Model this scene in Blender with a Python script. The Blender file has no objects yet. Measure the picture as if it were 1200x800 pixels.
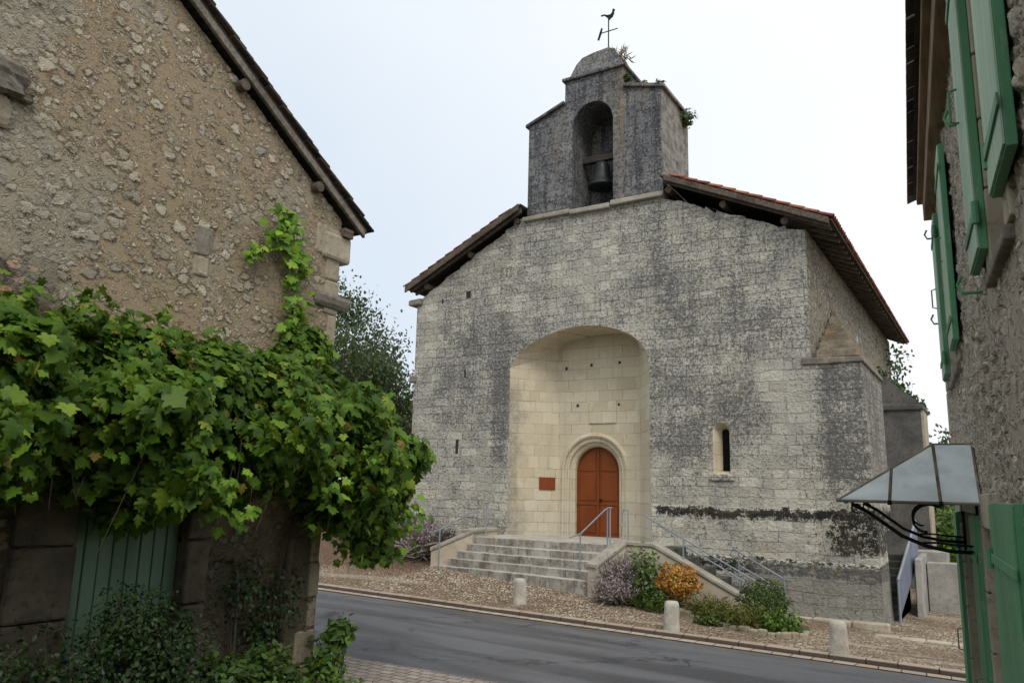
import bpy, bmesh, math, random
import numpy as np
from mathutils import Vector, Matrix
R = math.radians
random.seed(7); rng = np.random.default_rng(7)
SC = bpy.context.scene; COL = SC.collection

# ------------------------------------------------------------ camera, sky, sun
YAW, PITCH, ROLL = R(32), R(10.8), R(1.45)
fh = Vector((-math.sin(YAW), math.cos(YAW), 0)); rt = Vector((math.cos(YAW), math.sin(YAW), 0))
fw = math.cos(PITCH)*fh + math.sin(PITCH)*Vector((0,0,1)); up = -math.sin(PITCH)*fh + math.cos(PITCH)*Vector((0,0,1))
cr = math.cos(ROLL)*rt + math.sin(ROLL)*up; cu = -math.sin(ROLL)*rt + math.cos(ROLL)*up
cam = bpy.data.objects.new('camera', bpy.data.cameras.new('camera')); COL.objects.link(cam); SC.camera = cam
cam.data.sensor_width = 36; cam.data.lens = 915/1200*36; cam.data.clip_start = 0.05; cam.data.clip_end = 3000
cam.matrix_world = Matrix((cr, cu, -fw)).transposed().to_4x4()
cam.location = (0, 0, 2.5)

SUN_EL, SUN_AZ = R(50), R(138)           # azimuth clockwise from +Y
w = bpy.data.worlds.new('World'); SC.world = w; w.use_nodes = True
nt = w.node_tree; nt.nodes.clear()
sky = nt.nodes.new('ShaderNodeTexSky'); sky.sky_type = 'NISHITA'; sky.sun_disc = False
sky.sun_elevation = SUN_EL; sky.sun_rotation = SUN_AZ; sky.dust_density = 4; sky.air_density = 1.0
tc = nt.nodes.new('ShaderNodeTexCoord')
nz = nt.nodes.new('ShaderNodeTexNoise'); nz.inputs['Scale'].default_value = 1.6; nz.inputs['Detail'].default_value = 4
nt.links.new(tc.outputs['Generated'], nz.inputs['Vector'])
dp = nt.nodes.new('ShaderNodeVectorMath'); dp.operation = 'DOT_PRODUCT'
dp.inputs[1].default_value = (-1.0, 0.0, -0.35)          # thinner cloud towards the west
nt.links.new(tc.outputs['Generated'], dp.inputs[0])
ad = nt.nodes.new('ShaderNodeMath'); ad.operation = 'MULTIPLY_ADD'; ad.inputs[1].default_value = 0.6
nt.links.new(nz.outputs['Fac'], ad.inputs[0]); nt.links.new(dp.outputs['Value'], ad.inputs[2])
mr = nt.nodes.new('ShaderNodeMapRange'); mr.inputs['From Min'].default_value = 0.38; mr.inputs['From Max'].default_value = 0.98
mr.inputs['To Min'].default_value = 1.0; mr.inputs['To Max'].default_value = 0.0
nt.links.new(ad.outputs[0], mr.inputs['Value'])
cl = nt.nodes.new('ShaderNodeMix'); cl.data_type = 'RGBA'
cl.inputs[6].default_value = (6.9, 8.0, 9.2, 1); cl.inputs[7].default_value = (10.4, 10.7, 11.0, 1)
nt.links.new(mr.outputs[0], cl.inputs[0])
mx = nt.nodes.new('ShaderNodeMix'); mx.data_type = 'RGBA'; mx.inputs[0].default_value = 0.92
nt.links.new(sky.outputs[0], mx.inputs[6]); nt.links.new(cl.outputs[2], mx.inputs[7])
bg = nt.nodes.new('ShaderNodeBackground'); bg.inputs['Strength'].default_value = 0.085
out = nt.nodes.new('ShaderNodeOutputWorld')
nt.links.new(mx.outputs[2], bg.inputs['Color']); nt.links.new(bg.outputs[0], out.inputs['Surface'])

sl = bpy.data.lights.new('sun', 'SUN'); sl.energy = 1.35; sl.angle = R(22); sl.color = (1, .95, .86)
so = bpy.data.objects.new('sun', sl); COL.objects.link(so)
d = Vector((math.sin(SUN_AZ)*math.cos(SUN_EL), math.cos(SUN_AZ)*math.cos(SUN_EL), math.sin(SUN_EL)))
so.rotation_euler = d.to_track_quat('Z', 'Y').to_euler()
vs = SC.view_settings; vs.view_transform = 'Standard'; vs.look = 'None'; vs.gamma = 1; vs.use_curve_mapping = False
vs.exposure = 0.28

# ------------------------------------------------------------ node helpers
class NT:
    def __init__(s, name, disp=False):
        s.m = bpy.data.materials.new(name); s.m.use_nodes = True
        s.t = s.m.node_tree; s.t.nodes.clear()
        s.out = s.t.nodes.new('ShaderNodeOutputMaterial')
        s.b = s.t.nodes.new('ShaderNodeBsdfPrincipled'); s.t.links.new(s.b.outputs[0], s.out.inputs[0])
        s.b.inputs['Specular IOR Level'].default_value = 0.3
        s._p = None
    def n(s, ty, **kw):
        nd = s.t.nodes.new('ShaderNode'+ty)
        for k, v in kw.items(): setattr(nd, k, v)
        return nd
    def set(s, sock, v):
        if isinstance(v, bpy.types.NodeSocket): s.t.links.new(v, sock)
        elif isinstance(v, (tuple, list)) and len(v) == 3 and sock.type == 'RGBA': sock.default_value = (*v, 1)
        else: sock.default_value = v
    def pos(s):
        if s._p is None: s._p = s.n('NewGeometry').outputs['Position']
        return s._p
    def objc(s): return s.n('TexCoord').outputs['Object']
    def xyz(s, v):
        q = s.n('SeparateXYZ'); s.set(q.inputs[0], v); return q.outputs
    def comb(s, x, y, z=0.0):
        q = s.n('CombineXYZ')
        for i, v in enumerate((x, y, z)): s.set(q.inputs[i], v)
        return q.outputs[0]
    def ma(s, op, a, b=0.0, c=0.0):
        q = s.n('Math', operation=op)
        for i, v in enumerate((a, b, c)): s.set(q.inputs[i], v)
        return q.outputs[0]
    def vm(s, op, a, b):
        q = s.n('VectorMath', operation=op); s.set(q.inputs[0], a); s.set(q.inputs[1], b); return q.outputs[0]
    def scale(s, v, sc): return s.vm('MULTIPLY', v, sc)
    def noise(s, v, sc, det=4, rough=.55, dist=0.0, col=False):
        q = s.n('TexNoise'); s.set(q.inputs['Vector'], v); q.inputs['Scale'].default_value = sc
        q.inputs['Detail'].default_value = det; q.inputs['Roughness'].default_value = rough; q.inputs['Distortion'].default_value = dist
        return q.outputs['Color' if col else 'Fac']
    def voro(s, v, sc, feat='F1', rnd=1.0):
        q = s.n('TexVoronoi', feature=feat); s.set(q.inputs['Vector'], v); q.inputs['Scale'].default_value = sc
        q.inputs['Randomness'].default_value = rnd; return q.outputs
    def mr(s, v, a, b, c=0.0, d=1.0, smooth=True):
        q = s.n('MapRange', interpolation_type='SMOOTHSTEP' if smooth else 'LINEAR')
        for i, x in enumerate((v, a, b, c, d)): s.set(q.inputs[i], x)
        return q.outputs[0]
    def mix(s, f, a, b, mode='MIX'):
        q = s.n('Mix', data_type='RGBA', blend_type=mode); s.set(q.inputs[0], f); s.set(q.inputs[6], a); s.set(q.inputs[7], b); return q.outputs[2]
    def ramp(s, f, st):
        q = s.n('ValToRGB'); e = q.color_ramp.elements
        while len(e) < len(st): e.new(.5)
        for i, (p, c) in enumerate(st): e[i].position = p; e[i].color = (*c, 1)
        s.set(q.inputs[0], f); return q.outputs[0]
    def attr(s, name):
        q = s.n('Attribute'); q.attribute_name = name; return q.outputs['Fac']
    def bump(s, h, strength=.5, dist=.02):
        q = s.n('Bump'); q.inputs['Strength'].default_value = strength; q.inputs['Distance'].default_value = dist
        s.set(q.inputs['Height'], h); s.t.links.new(q.outputs[0], s.b.inputs['Normal'])
    def disp(s, h, sc=.03, mid=0.0):
        q = s.n('Displacement'); q.inputs['Scale'].default_value = sc; q.inputs['Midlevel'].default_value = mid
        s.set(q.inputs['Height'], h); s.t.links.new(q.outputs[0], s.out.inputs['Displacement'])
        s.m.displacement_method = 'BOTH'
    def done(s, col, rough=.9, **kw):
        s.set(s.b.inputs['Base Color'], col); s.set(s.b.inputs['Roughness'], rough)
        for k, v in kw.items(): s.set(s.b.inputs[k.replace('_', ' ')], v)
        return s.m

def bricks(k, u, v, width, row, mortar=.012, warp=.05):
    p = k.pos()
    wv = k.noise(p, .9, 2, col=True); wx = k.xyz(wv)
    wf = k.xyz(k.noise(p, 6, 4, .65, col=True))
    u2 = k.ma('ADD', k.ma('ADD', u, k.ma('MULTIPLY', wx[0], warp*2)), k.ma('MULTIPLY', wf[0], .09))
    v2 = k.ma('ADD', k.ma('ADD', v, k.ma('MULTIPLY', wx[1], warp*2)), k.ma('MULTIPLY', wf[1], .06))
    hv = k.noise(k.comb(0., 0., v), 1.1, 1)
    v2 = k.ma('ADD', v2, k.ma('MULTIPLY', hv, .35))
    res = []
    for wd in (width, width*.62):
        q = k.n('TexBrick'); q.inputs['Scale'].default_value = 1
        q.inputs['Brick Width'].default_value = wd; q.inputs['Row Height'].default_value = row
        q.inputs['Mortar Size'].default_value = mortar; q.inputs['Mortar Smooth'].default_value = .4
        q.inputs['Color1'].default_value = (0, 0, 0, 1); q.inputs['Color2'].default_value = (1, 1, 1, 1); q.inputs['Mortar'].default_value = (.5, .5, .5, 1)
        q.offset = .43; k.set(q.inputs['Vector'], k.comb(u2, v2)); res.append(q)
    msk = k.mr(k.noise(p, .55, 1), .48, .52)
    tone = k.mix(msk, res[0].outputs['Color'], res[1].outputs['Color'])
    fac = k.xyz(k.mix(msk, res[0].outputs['Fac'], res[1].outputs['Fac']))[0]
    return k.xyz(tone)[0], fac

def mat_facade():
    k = NT('weathered_limestone'); p = k.pos(); x, y, z = k.xyz(p)
    tone, mort = bricks(k, k.ma('ADD', x, k.ma('MULTIPLY', y, 1.0)), z, .56, .25, .013, .085)
    big = k.noise(p, .42, 3, .6); mid = k.noise(p, 1.7, 4, .6); fine = k.noise(p, 8.5, 8, .72); grit = k.noise(p, 30, 5, .75)
    col = k.mix(tone, (.46, .435, .36), (.66, .63, .53))
    col = k.mix(k.ma('MULTIPLY', k.mr(mid, .42, .7), .6), col, (.36, .35, .315))
    col = k.mix(k.ma('MULTIPLY', k.mr(k.noise(p, 1.1, 3), .58, .75), .35), col, (.52, .42, .27))
    # grey weathering film, everywhere above the lower courses
    zf = k.mr(z, 2.4, 5.2, .08, .45)
    film = k.ma('MULTIPLY', zf, k.mr(k.ma('ADD', k.ma('MULTIPLY', big, .7), k.ma('MULTIPLY', mid, .3)), .30, .60))
    film = k.ma('MULTIPLY', film, k.mr(tone, -.3, 1.0, 1.0, .55))
    col = k.mix(film, col, (.36, .355, .345))
    # black lichen speckle
    st = k.ma('MULTIPLY', k.mr(x, -12.75, -12.3), k.mr(x, -12.0, -11.85, 1., .3))          # dirty run beside the niche
    st = k.ma('MULTIPLY', st, k.mr(z, 1.9, 3.0))
    st2 = k.ma('MULTIPLY', k.mr(x, -14.9, -14.1), k.mr(x, -13.1, -12.5, 1., 0.)); st2 = k.ma('MULTIPLY', st2, k.mr(z, 3.5, 4.6))
    st3 = k.ma('MULTIPLY', k.mr(x, -7.7, -7.3), k.mr(x, -5.6, -3.9, 1., 0.)); st3 = k.ma('MULTIPLY', st3, k.mr(z, 2.9, 3.8))
    bt = k.ma('MULTIPLY', k.mr(x, -3.75, -3.2), k.mr(z, 2.3, 2.9)); lp = k.ma('MULTIPLY', k.mr(x, -5.2, -4.5), k.mr(x, -3.9, -3.4, 1., 0.)); lp = k.ma('MULTIPLY', lp, k.mr(z, 5.4, 6.4, 1., 0.))
    cov = k.ma('ADD', k.mr(z, 2.3, 4.4, .0, .17), k.mr(z, 8.4, 10.0, 0., -.08))
    for f_, a_ in ((st, .42), (st2, .24), (st3, .24), (bt, .28), (lp, -.34)): cov = k.ma('ADD', cov, k.ma('MULTIPLY', f_, a_))
    cov = k.ma('ADD', cov, k.ma('MULTIPLY', k.ma('SUBTRACT', big, .5), 1.5))
    cov = k.ma('ADD', cov, k.ma('MULTIPLY', k.ma('SUBTRACT', k.noise(p, 2.6, 5, .7), .5), 1.1))
    cov = k.ma('SUBTRACT', cov, k.ma('MULTIPLY', k.ma('SUBTRACT', tone, .5), .10))
    run = k.noise(k.scale(p, (3.2, 3.2, .28)), 1.0, 4, .6); cov = k.ma('ADD', cov, k.ma('MULTIPLY', k.ma('SUBTRACT', run, .5), .9))
    spk = k.noise(p, 13, 3, .62); spk2 = k.noise(p, 27, 2, .5); sp = k.ma('ADD', k.ma('MULTIPLY', spk, .6), k.ma('MULTIPLY', spk2, .4))
    thr = k.ma('MULTIPLY_ADD', cov, -.21, .60)
    sp = k.ma('ADD', sp, k.ma('MULTIPLY', k.ma('SUBTRACT', k.noise(p, 44, 3, .6), .5), .45)); sp = k.ma('ADD', sp, k.ma('MULTIPLY', mort, .02))
    lm = k.mr(sp, k.ma('SUBTRACT', thr, .085), k.ma('ADD', thr, .075))
    col = k.mix(k.mr(cov, .30, 1.0, 0., .40), col, (.235, .23, .22))
    col = k.mix(k.ma('MULTIPLY', lm, .84), col, k.mix(grit, (.06, .06, .06), (.135, .133, .13)))
    wht = k.ma('MULTIPLY', k.mr(k.noise(p, 16, 3, .6), .58, .64), k.mr(z, 2.6, 4.0, .15, .6)); col = k.mix(wht, col, (.52, .515, .49))
    # moss band on the set-off
    zz = k.ma('ADD', z, k.ma('MULTIPLY', k.ma('SUBTRACT', mid, .5), .25))
    bd = k.ma('MULTIPLY', k.mr(zz, 1.84, 2.10), k.mr(zz, 2.12, 2.36, 1., 0.)); bd = k.ma('MULTIPLY', bd, k.mr(x, -7.75, -7.3))
    bl = k.ma('MULTIPLY', k.mr(zz, .70, .8), k.mr(zz, 1.06, 1.22, 1., 0.)); bl = k.ma('MULTIPLY', bl, k.mr(x, -7.2, -6.6)); bd = k.ma('MAXIMUM', bd, k.ma('MULTIPLY', bl, .8))
    cz = k.ma('MULTIPLY', k.mr(x, -3.9, -3.1), k.ma('MULTIPLY', k.mr(zz, 1.1, 1.4), k.mr(zz, 2.2, 2.5, 1., 0.))); bd = k.ma('MAXIMUM', bd, k.ma('MULTIPLY', cz, .85))
    bm = k.mr(k.ma('ADD', k.ma('MULTIPLY', k.ma('ADD', k.ma('MULTIPLY', fine, .5), k.ma('MULTIPLY', sp, .5)), 1.3), k.ma('MULTIPLY', bd, .36)), .82, .96)
    col = k.mix(k.ma('MULTIPLY', bm, k.mr(bd, .0, .4)), col, k.mix(k.mr(mid, .45, .6), (.022, .022, .02), (.045, .040, .028)))
    # plinth grey
    gp = k.ma('MULTIPLY', k.mr(x, -5.6, -4.6), k.mr(z, 1.0, 1.1, 1., 0.)); col = k.mix(k.ma('MULTIPLY', gp, .65), col, (.17, .17, .155))
    og = k.ma('MULTIPLY', k.mr(k.noise(p, 4.5, 4, .6), .66, .72), gp); col = k.mix(k.ma('MULTIPLY', og, .7), col, (.40, .20, .06))
    col = k.mix(k.ma('MULTIPLY', mort, k.ma('MULTIPLY', k.mr(mid, .38, .64, .08, .60), k.mr(z, 3.0, 5.0, .75, .85))), col, (.10, .095, .08))
    h = k.ma('SUBTRACT', k.ma('ADD', k.ma('MULTIPLY', fine, .8), k.ma('MULTIPLY', tone, .5)), k.ma('MULTIPLY', mort, .35))
    k.bump(k.ma('ADD', h, k.ma('ADD', k.ma('MULTIPLY', grit, .4), k.ma('MULTIPLY', spk, .9))), 1.0, .06)
    return k.done(col, .95)

def mat_niche():
    k = NT('clean_cream_limestone'); p = k.pos(); x, y, z = k.xyz(p)
    tone, mort = bricks(k, k.ma('ADD', x, k.ma('MULTIPLY', y, .8)), z, .66, .31, .008, .015)
    mid = k.noise(p, 1.4, 4, .6); fine = k.noise(p, 14, 6, .7)
    col = k.mix(tone, (.53, .46, .325), (.64, .58, .45))
    col = k.mix(k.mr(mid, .45, .72, 0., .4), col, (.50, .42, .285))
    col = k.mix(k.mr(k.noise(p, .9, 3), .52, .7, 0., .5), col, (.58, .53, .42))
    col = k.mix(k.ma('MULTIPLY', k.mr(fine, .5, .72), .35), col, (.34, .28, .19))
    lo = k.mr(k.ma('ADD', z, mid), 2.0, 3.3, .5, 0.); col = k.mix(lo, col, (.50, .48, .41))
    gs = k.noise(k.scale(p, (4, 4, .3)), 1.0, 5, .6); col = k.mix(k.ma('MULTIPLY', k.mr(gs, .52, .68), k.mr(z, 1.2, 5.5, .45, .15)), col, (.27, .235, .175))
    # soot along the front arris on the left
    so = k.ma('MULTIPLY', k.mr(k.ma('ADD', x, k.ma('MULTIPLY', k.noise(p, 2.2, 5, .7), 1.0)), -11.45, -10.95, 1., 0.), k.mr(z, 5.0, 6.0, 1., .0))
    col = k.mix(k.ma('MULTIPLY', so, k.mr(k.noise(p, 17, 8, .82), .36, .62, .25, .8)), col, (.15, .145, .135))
    col = k.mix(k.ma('MULTIPLY', mort, k.mr(mid, .38, .62, .2, .7)), col, (.22, .16, .085))
    k.bump(k.ma('SUBTRACT', k.ma('MULTIPLY', fine, .5), mort), .5, .015)
    return k.done(col, .92)

def mat_belfry():
    k = NT('dark_lichened_stone'); p = k.pos(); x, y, z = k.xyz(p)
    tone, mort = bricks(k, k.ma('ADD', x, y), z, .55, .30, .010, .02)
    mid = k.noise(p, 1.5, 5, .65); fine = k.noise(p, 12, 8, .75)
    stv = k.noise(k.scale(p, (4.5, 4.5, .35)), 1.0, 4, .6)
    col = k.mix(tone, (.135, .138, .148), (.225, .225, .225))
    col = k.mix(k.mr(mid, .4, .7, 0., .8), col, (.085, .088, .098))
    rs = k.ma('MULTIPLY', k.mr(stv, .49, .60), k.mr(x, -9.2, -8.2, .25, 1.0)); rs = k.ma('MULTIPLY', rs, k.mr(z, 10.6, 13.2, .35, 1.))
    col = k.mix(k.ma('MULTIPLY', k.mr(stv, .48, .36), .7), col, (.04, .042, .05))
    col = k.mix(k.mr(k.noise(p, 14, 3, .62), .50, .57, 0., .8), col, (.036, .037, .042))
    col = k.mix(k.mr(k.noise(p, 19, 3, .6), .57, .63, 0., .6), col, (.30, .30, .29))
    col = k.mix(k.mr(k.noise(p, 22, 4, .7), .6, .7, 0., .6), col, (.33, .33, .32))
    col = k.mix(k.ma('MULTIPLY', rs, k.mr(fine, .35, .6, .75, .35)), col, (.27, .195, .10))
    sd = k.mr(x, -7.24, -7.21); col = k.mix(k.ma('MULTIPLY', sd, k.mr(k.noise(p, 3.5, 4, .65), .42, .56, .1, .85)), col, (.31, .295, .26))  # right face lightened in the colour as the sunward side
    col = k.mix(k.ma('MULTIPLY', mort, k.mr(mid, .4, .6, .25, .75)), col, (.045, .045, .045))
    k.bump(k.ma('SUBTRACT', k.ma('MULTIPLY', fine, .8), mort), .7, .02)
    return k.done(col, .95)

def rubble(name, mortar, mortar2, stones, sc=8.0, cover=.5, disp=.035, usedisp=True):
    k = NT(name); p = k.pos()
    wv = k.vm('ADD', p, k.scale(k.vm('SUBTRACT', k.noise(p, 5, 2, col=True), (.5, .5, .5)), (.16, .16, .16)))
    wv = k.vm('ADD', wv, k.scale(k.vm('SUBTRACT', k.noise(p, 19, 2, col=True), (.5, .5, .5)), (.075, .075, .075)))
    sq = k.scale(wv, (1, 1, 1.35))
    big = k.noise(p, .75, 4, .65); mid = k.noise(p, 2.6, 4, .6); fine = k.noise(p, 26, 6, .75)
    hs = []; col = k.mix(mid, mortar, mortar2)
    col = k.mix(k.mr(fine, .45, .75, 0., .6), col, tuple(c*.55 for c in mortar))
    H = k.ma('MULTIPLY', k.ma('SUBTRACT', mid, .5), .9)
    for i, (s_, cv, amp) in enumerate(((sc*2.6, cover*1.0, .45), (sc*1.35, cover*1.0, .9), (sc*.72, cover*.55, 1.1))):
        v = k.voro(sq, s_); cx = k.xyz(v['Color'])
        on = k.mr(k.ma('ADD', cx[0], k.ma('MULTIPLY', k.ma('SUBTRACT', big, .5), 1.6)), 1-cv-.02, 1-cv+.02)
        rad = k.ma('MULTIPLY_ADD', cx[1], .26, .30)
        dist = k.ma('ADD', v['Distance'], k.ma('MULTIPLY', k.ma('SUBTRACT', fine, .5), .22))
        m = k.ma('MULTIPLY', k.mr(dist, rad, k.ma('MULTIPLY', rad, .72)), on)
        sc_ = k.ramp(cx[2], [(0., stones[0]), (.45, stones[1]), (.8, stones[2]), (1., stones[3])])
        sc_ = k.mix(k.mr(fine, .46, .72, 0., .5), sc_, tuple(c*.5 for c in stones[1]))
        # mortar is darkened in a ring round each stone
        ring = k.ma('MULTIPLY', k.ma('MULTIPLY', k.mr(dist, k.ma('MULTIPLY', rad, 1.5), rad), k.ma('SUBTRACT', 1., m)), on)
        col = k.mix(k.ma('MULTIPLY', ring, .45), col, tuple(c*.45 for c in mortar))
        col = k.mix(m, col, sc_)
        H = k.ma('ADD', H, k.ma('MULTIPLY', k.ma('SUBTRACT', m, k.ma('MULTIPLY', ring, .5)), k.ma('MULTIPLY_ADD', cx[0], amp*.6, amp*.5)))
    H = k.ma('ADD', H, k.ma('MULTIPLY', k.ma('SUBTRACT', fine, .5), .9))
    dk = k.ma('MULTIPLY', k.mr(big, .55, .72), .5); col = k.mix(dk, col, k.mix(.5, col, (.10, .092, .088)))
    return k, col, H, big, mid, fine

def mat_left_wall():
    k, col, H, big, mid, fine = rubble('rubble_wall_in_earth_mortar', (.285, .218, .140), (.375, .30, .20),
        [(.30, .26, .20), (.42, .37, .28), (.54, .49, .385), (.27, .255, .235)], 8.0, .62)
    p = k.pos(); x, y, z = k.xyz(p)
    rust = k.ma('MULTIPLY', k.mr(y, 3.75, 3.95, 1., 0.), k.mr(k.ma('ADD', z, k.ma('MULTIPLY', mid, .3)), 4.75, 4.55)); v_ = k.voro(k.scale(p, (1, 1, 1.5)), 5.2); vc = k.xyz(v_['Color'])
    rc = k.mix(k.mr(v_['Distance'], .30, .42), k.ramp(vc[0], [(0., (.50, .40, .28)), (.4, (.42, .20, .09)), (.7, (.55, .48, .36)), (1., (.36, .17, .08))]), (.07, .05, .035)); col = k.mix(k.ma('MULTIPLY', rust, .85), col, rc)
    pl = k.ma('MULTIPLY', k.mr(big, .52, .64), .45); col = k.mix(pl, col, (.40, .37, .30))
    vine_shade = k.mr(k.ma('ADD', z, k.ma('MULTIPLY', mid, .9)), 2.2, 2.9, .72, 0.); col = k.mix(vine_shade, col, (.05, .045, .032))  # lower wall darkened in the colour for the shade under the vine
    k.disp(H, .0125); return k.done(col, .96)
def mat_right_wall():
    k, col, H, big, mid, fine = rubble('pale_rendered_rubble', (.40, .345, .27), (.50, .44, .36),
        [(.40, .35, .28), (.52, .46, .38), (.60, .54, .45), (.34, .31, .27)], 9.0, .62)
    k.disp(H, .014); return k.done(col, .96)
def mat_side_wall():
    k, col, H, big, mid, fine = rubble('church_side_rubble', (.38, .335, .255), (.47, .425, .34),
        [(.42, .38, .30), (.52, .47, .385), (.60, .55, .46), (.27, .26, .235)], 3.2, .75)
    k.bump(H, 1.0, .10); return k.done(col, .96)

def mat_stone(name, a, b, dark=(.08, .078, .07), amt=.5, sc=6.0, bump=.4, orange=0.0, obj=False):
    k = NT(name); p = k.objc() if obj else k.pos()
    n1 = k.noise(p, sc*.4, 4, .6); n2 = k.noise(p, sc*2.5, 7, .72)
    col = k.mix(k.mr(n1, .35, .65), a, b)
    col = k.mix(k.ma('MULTIPLY', k.mr(n2, .5, .68), amt), col, dark)
    if orange: col = k.mix(k.ma('MULTIPLY', k.mr(k.noise(p, sc*.6, 5, .65), .55, .68), orange), col, (.36, .19, .06))
    k.bump(k.ma('ADD', n1, n2), bump, .02); return k.done(col, .93)

def mat_step():
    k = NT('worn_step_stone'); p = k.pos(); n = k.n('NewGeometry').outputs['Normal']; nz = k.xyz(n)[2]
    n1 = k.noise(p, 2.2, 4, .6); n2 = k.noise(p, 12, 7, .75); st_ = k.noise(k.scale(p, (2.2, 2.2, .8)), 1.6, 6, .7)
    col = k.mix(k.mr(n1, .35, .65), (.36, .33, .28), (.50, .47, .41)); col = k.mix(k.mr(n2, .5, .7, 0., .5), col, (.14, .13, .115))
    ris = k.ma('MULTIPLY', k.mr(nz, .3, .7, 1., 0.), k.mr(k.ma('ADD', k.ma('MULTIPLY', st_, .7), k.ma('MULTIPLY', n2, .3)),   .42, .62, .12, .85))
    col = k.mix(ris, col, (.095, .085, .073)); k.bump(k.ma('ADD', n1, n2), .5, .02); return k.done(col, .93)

def mat_paint(name, c, worn=(.3, .3, .28), amt=.25, rough=.55, sc=8, stretch=(1, 1, .25), metal=0.0, obj=False, bump=.15):
    k = NT(name); p = k.scale(k.objc() if obj else k.pos(), stretch)
    n1 = k.noise(p, sc*.3, 4); n2 = k.noise(p, sc*3, 6, .7)
    col = k.mix(k.mr(n1, .3, .7), tuple(v*.82 for v in c), tuple(min(1, v*1.15) for v in c))
    col = k.mix(k.ma('MULTIPLY', k.mr(n2, .56, .68), amt), col, worn)
    k.bump(n2, bump, .004); return k.done(col, k.mr(n2, .3, .7, rough-.08, rough+.12), Metallic=metal)

def mat_wood(name, a, b, axis=1, sc=6.0):
    k = NT(name); st = [1, 1, 1]; st[axis] = .08
    p = k.scale(k.pos(), tuple(st)); n1 = k.noise(p, sc*3, 5, .6); n2 = k.noise(k.pos(), 2, 3)
    col = k.mix(k.mr(n1, .35, .65), a, b); col = k.mix(k.mr(n2, .45, .7, 0., .6), col, tuple(v*.5 for v in a))
    k.bump(n1, .4, .006); return k.done(col, .85)

def mat_leaf(name, stops, trans=.35, rough=.45):
    k = NT(name); r = k.attr('rnd')
    col = k.ramp(r, stops)
    col = k.mix(k.mr(k.noise(k.pos(), 35, 3), .45, .7, 0., .35), col, stops[0][1])
    k.set(k.b.inputs['Base Color'], col); k.b.inputs['Roughness'].default_value = rough
    k.b.inputs['Specular IOR Level'].default_value = .22
    tr = k.n('BsdfTranslucent'); k.set(tr.inputs[0], k.mix(.5, col, (.30, .42, .04), 'MIX'))
    ms = k.n('MixShader'); ms.inputs[0].default_value = trans*.5
    k.t.links.new(k.b.outputs[0], ms.inputs[1]); k.t.links.new(tr.outputs[0], ms.inputs[2]); k.t.links.new(ms.outputs[0], k.out.inputs[0])
    return k.m

def mat_tile(name, a, b, c):
    k = NT(name); r = k.attr('rnd'); p = k.pos()
    col = k.ramp(r, [(0., a), (.5, b), (1., c)])
    n = k.noise(p, 7, 6, .7); col = k.mix(k.mr(n, .5, .66, 0., .7), col, (.07, .06, .05))
    k.bump(n, .3, .01); return k.done(col, .85)

def mat_gravel():
    k = NT('pebble_paving'); p = k.pos(); x, y, z = k.xyz(p)
    pp = k.comb(x, y); wv = k.vm('ADD', pp, k.scale(k.noise(pp, 3, 2, col=True), (.08, .08, 0)))
    v = k.voro(wv, 14.0); e = k.voro(wv, 14.0, 'DISTANCE_TO_EDGE'); c = k.xyz(v['Color'])
    big = k.noise(pp, .45, 4, .6); mid = k.noise(pp, 1.9, 5, .65); fine = k.noise(pp, 30, 5, .7)
    st = k.ramp(c[0], [(0., (.25, .175, .115)), (.4, (.44, .335, .23)), (.75, (.55, .45, .33)), (1., (.68, .61, .50))])
    j = k.mr(e['Distance'], .03, .13)
    soil = k.mix(mid, (.085, .06, .038), (.155, .11, .07))
    col = k.mix(k.ma('MULTIPLY', j, k.mr(mid, .30, .55, .45, 1.)), soil, st)
    col = k.mix(k.mr(k.ma('ADD', big, k.ma('MULTIPLY', mid, .4)), .62, .82, 0., .6), col, (.19, .125, .075))
    lt = k.mr(k.noise(k.scale(pp, (.35, 1.6, 1)), .9, 3), .56, .66, 0., .45); col = k.mix(lt, col, (.50, .44, .34))
    mul = k.ma('MULTIPLY', k.mr(x, -13.2, -12.6, 1., 0.), k.mr(y, 15.9, 16.6)); col = k.mix(k.ma('MULTIPLY', mul, .8), col, k.mix(c[1], (.11, .06, .035), (.20, .115, .07)))
    gr = k.ma('MULTIPLY', k.mr(k.noise(pp, 1.2, 4, .7), .62, .72), .35); col = k.mix(gr, col, (.10, .11, .045))
    h = k.ma('ADD', k.ma('MULTIPLY', j, 1.), k.ma('MULTIPLY', fine, .4))
    k.bump(k.ma('ADD', h, c[1]), 1.0, .03); return k.done(col, .92)

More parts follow.
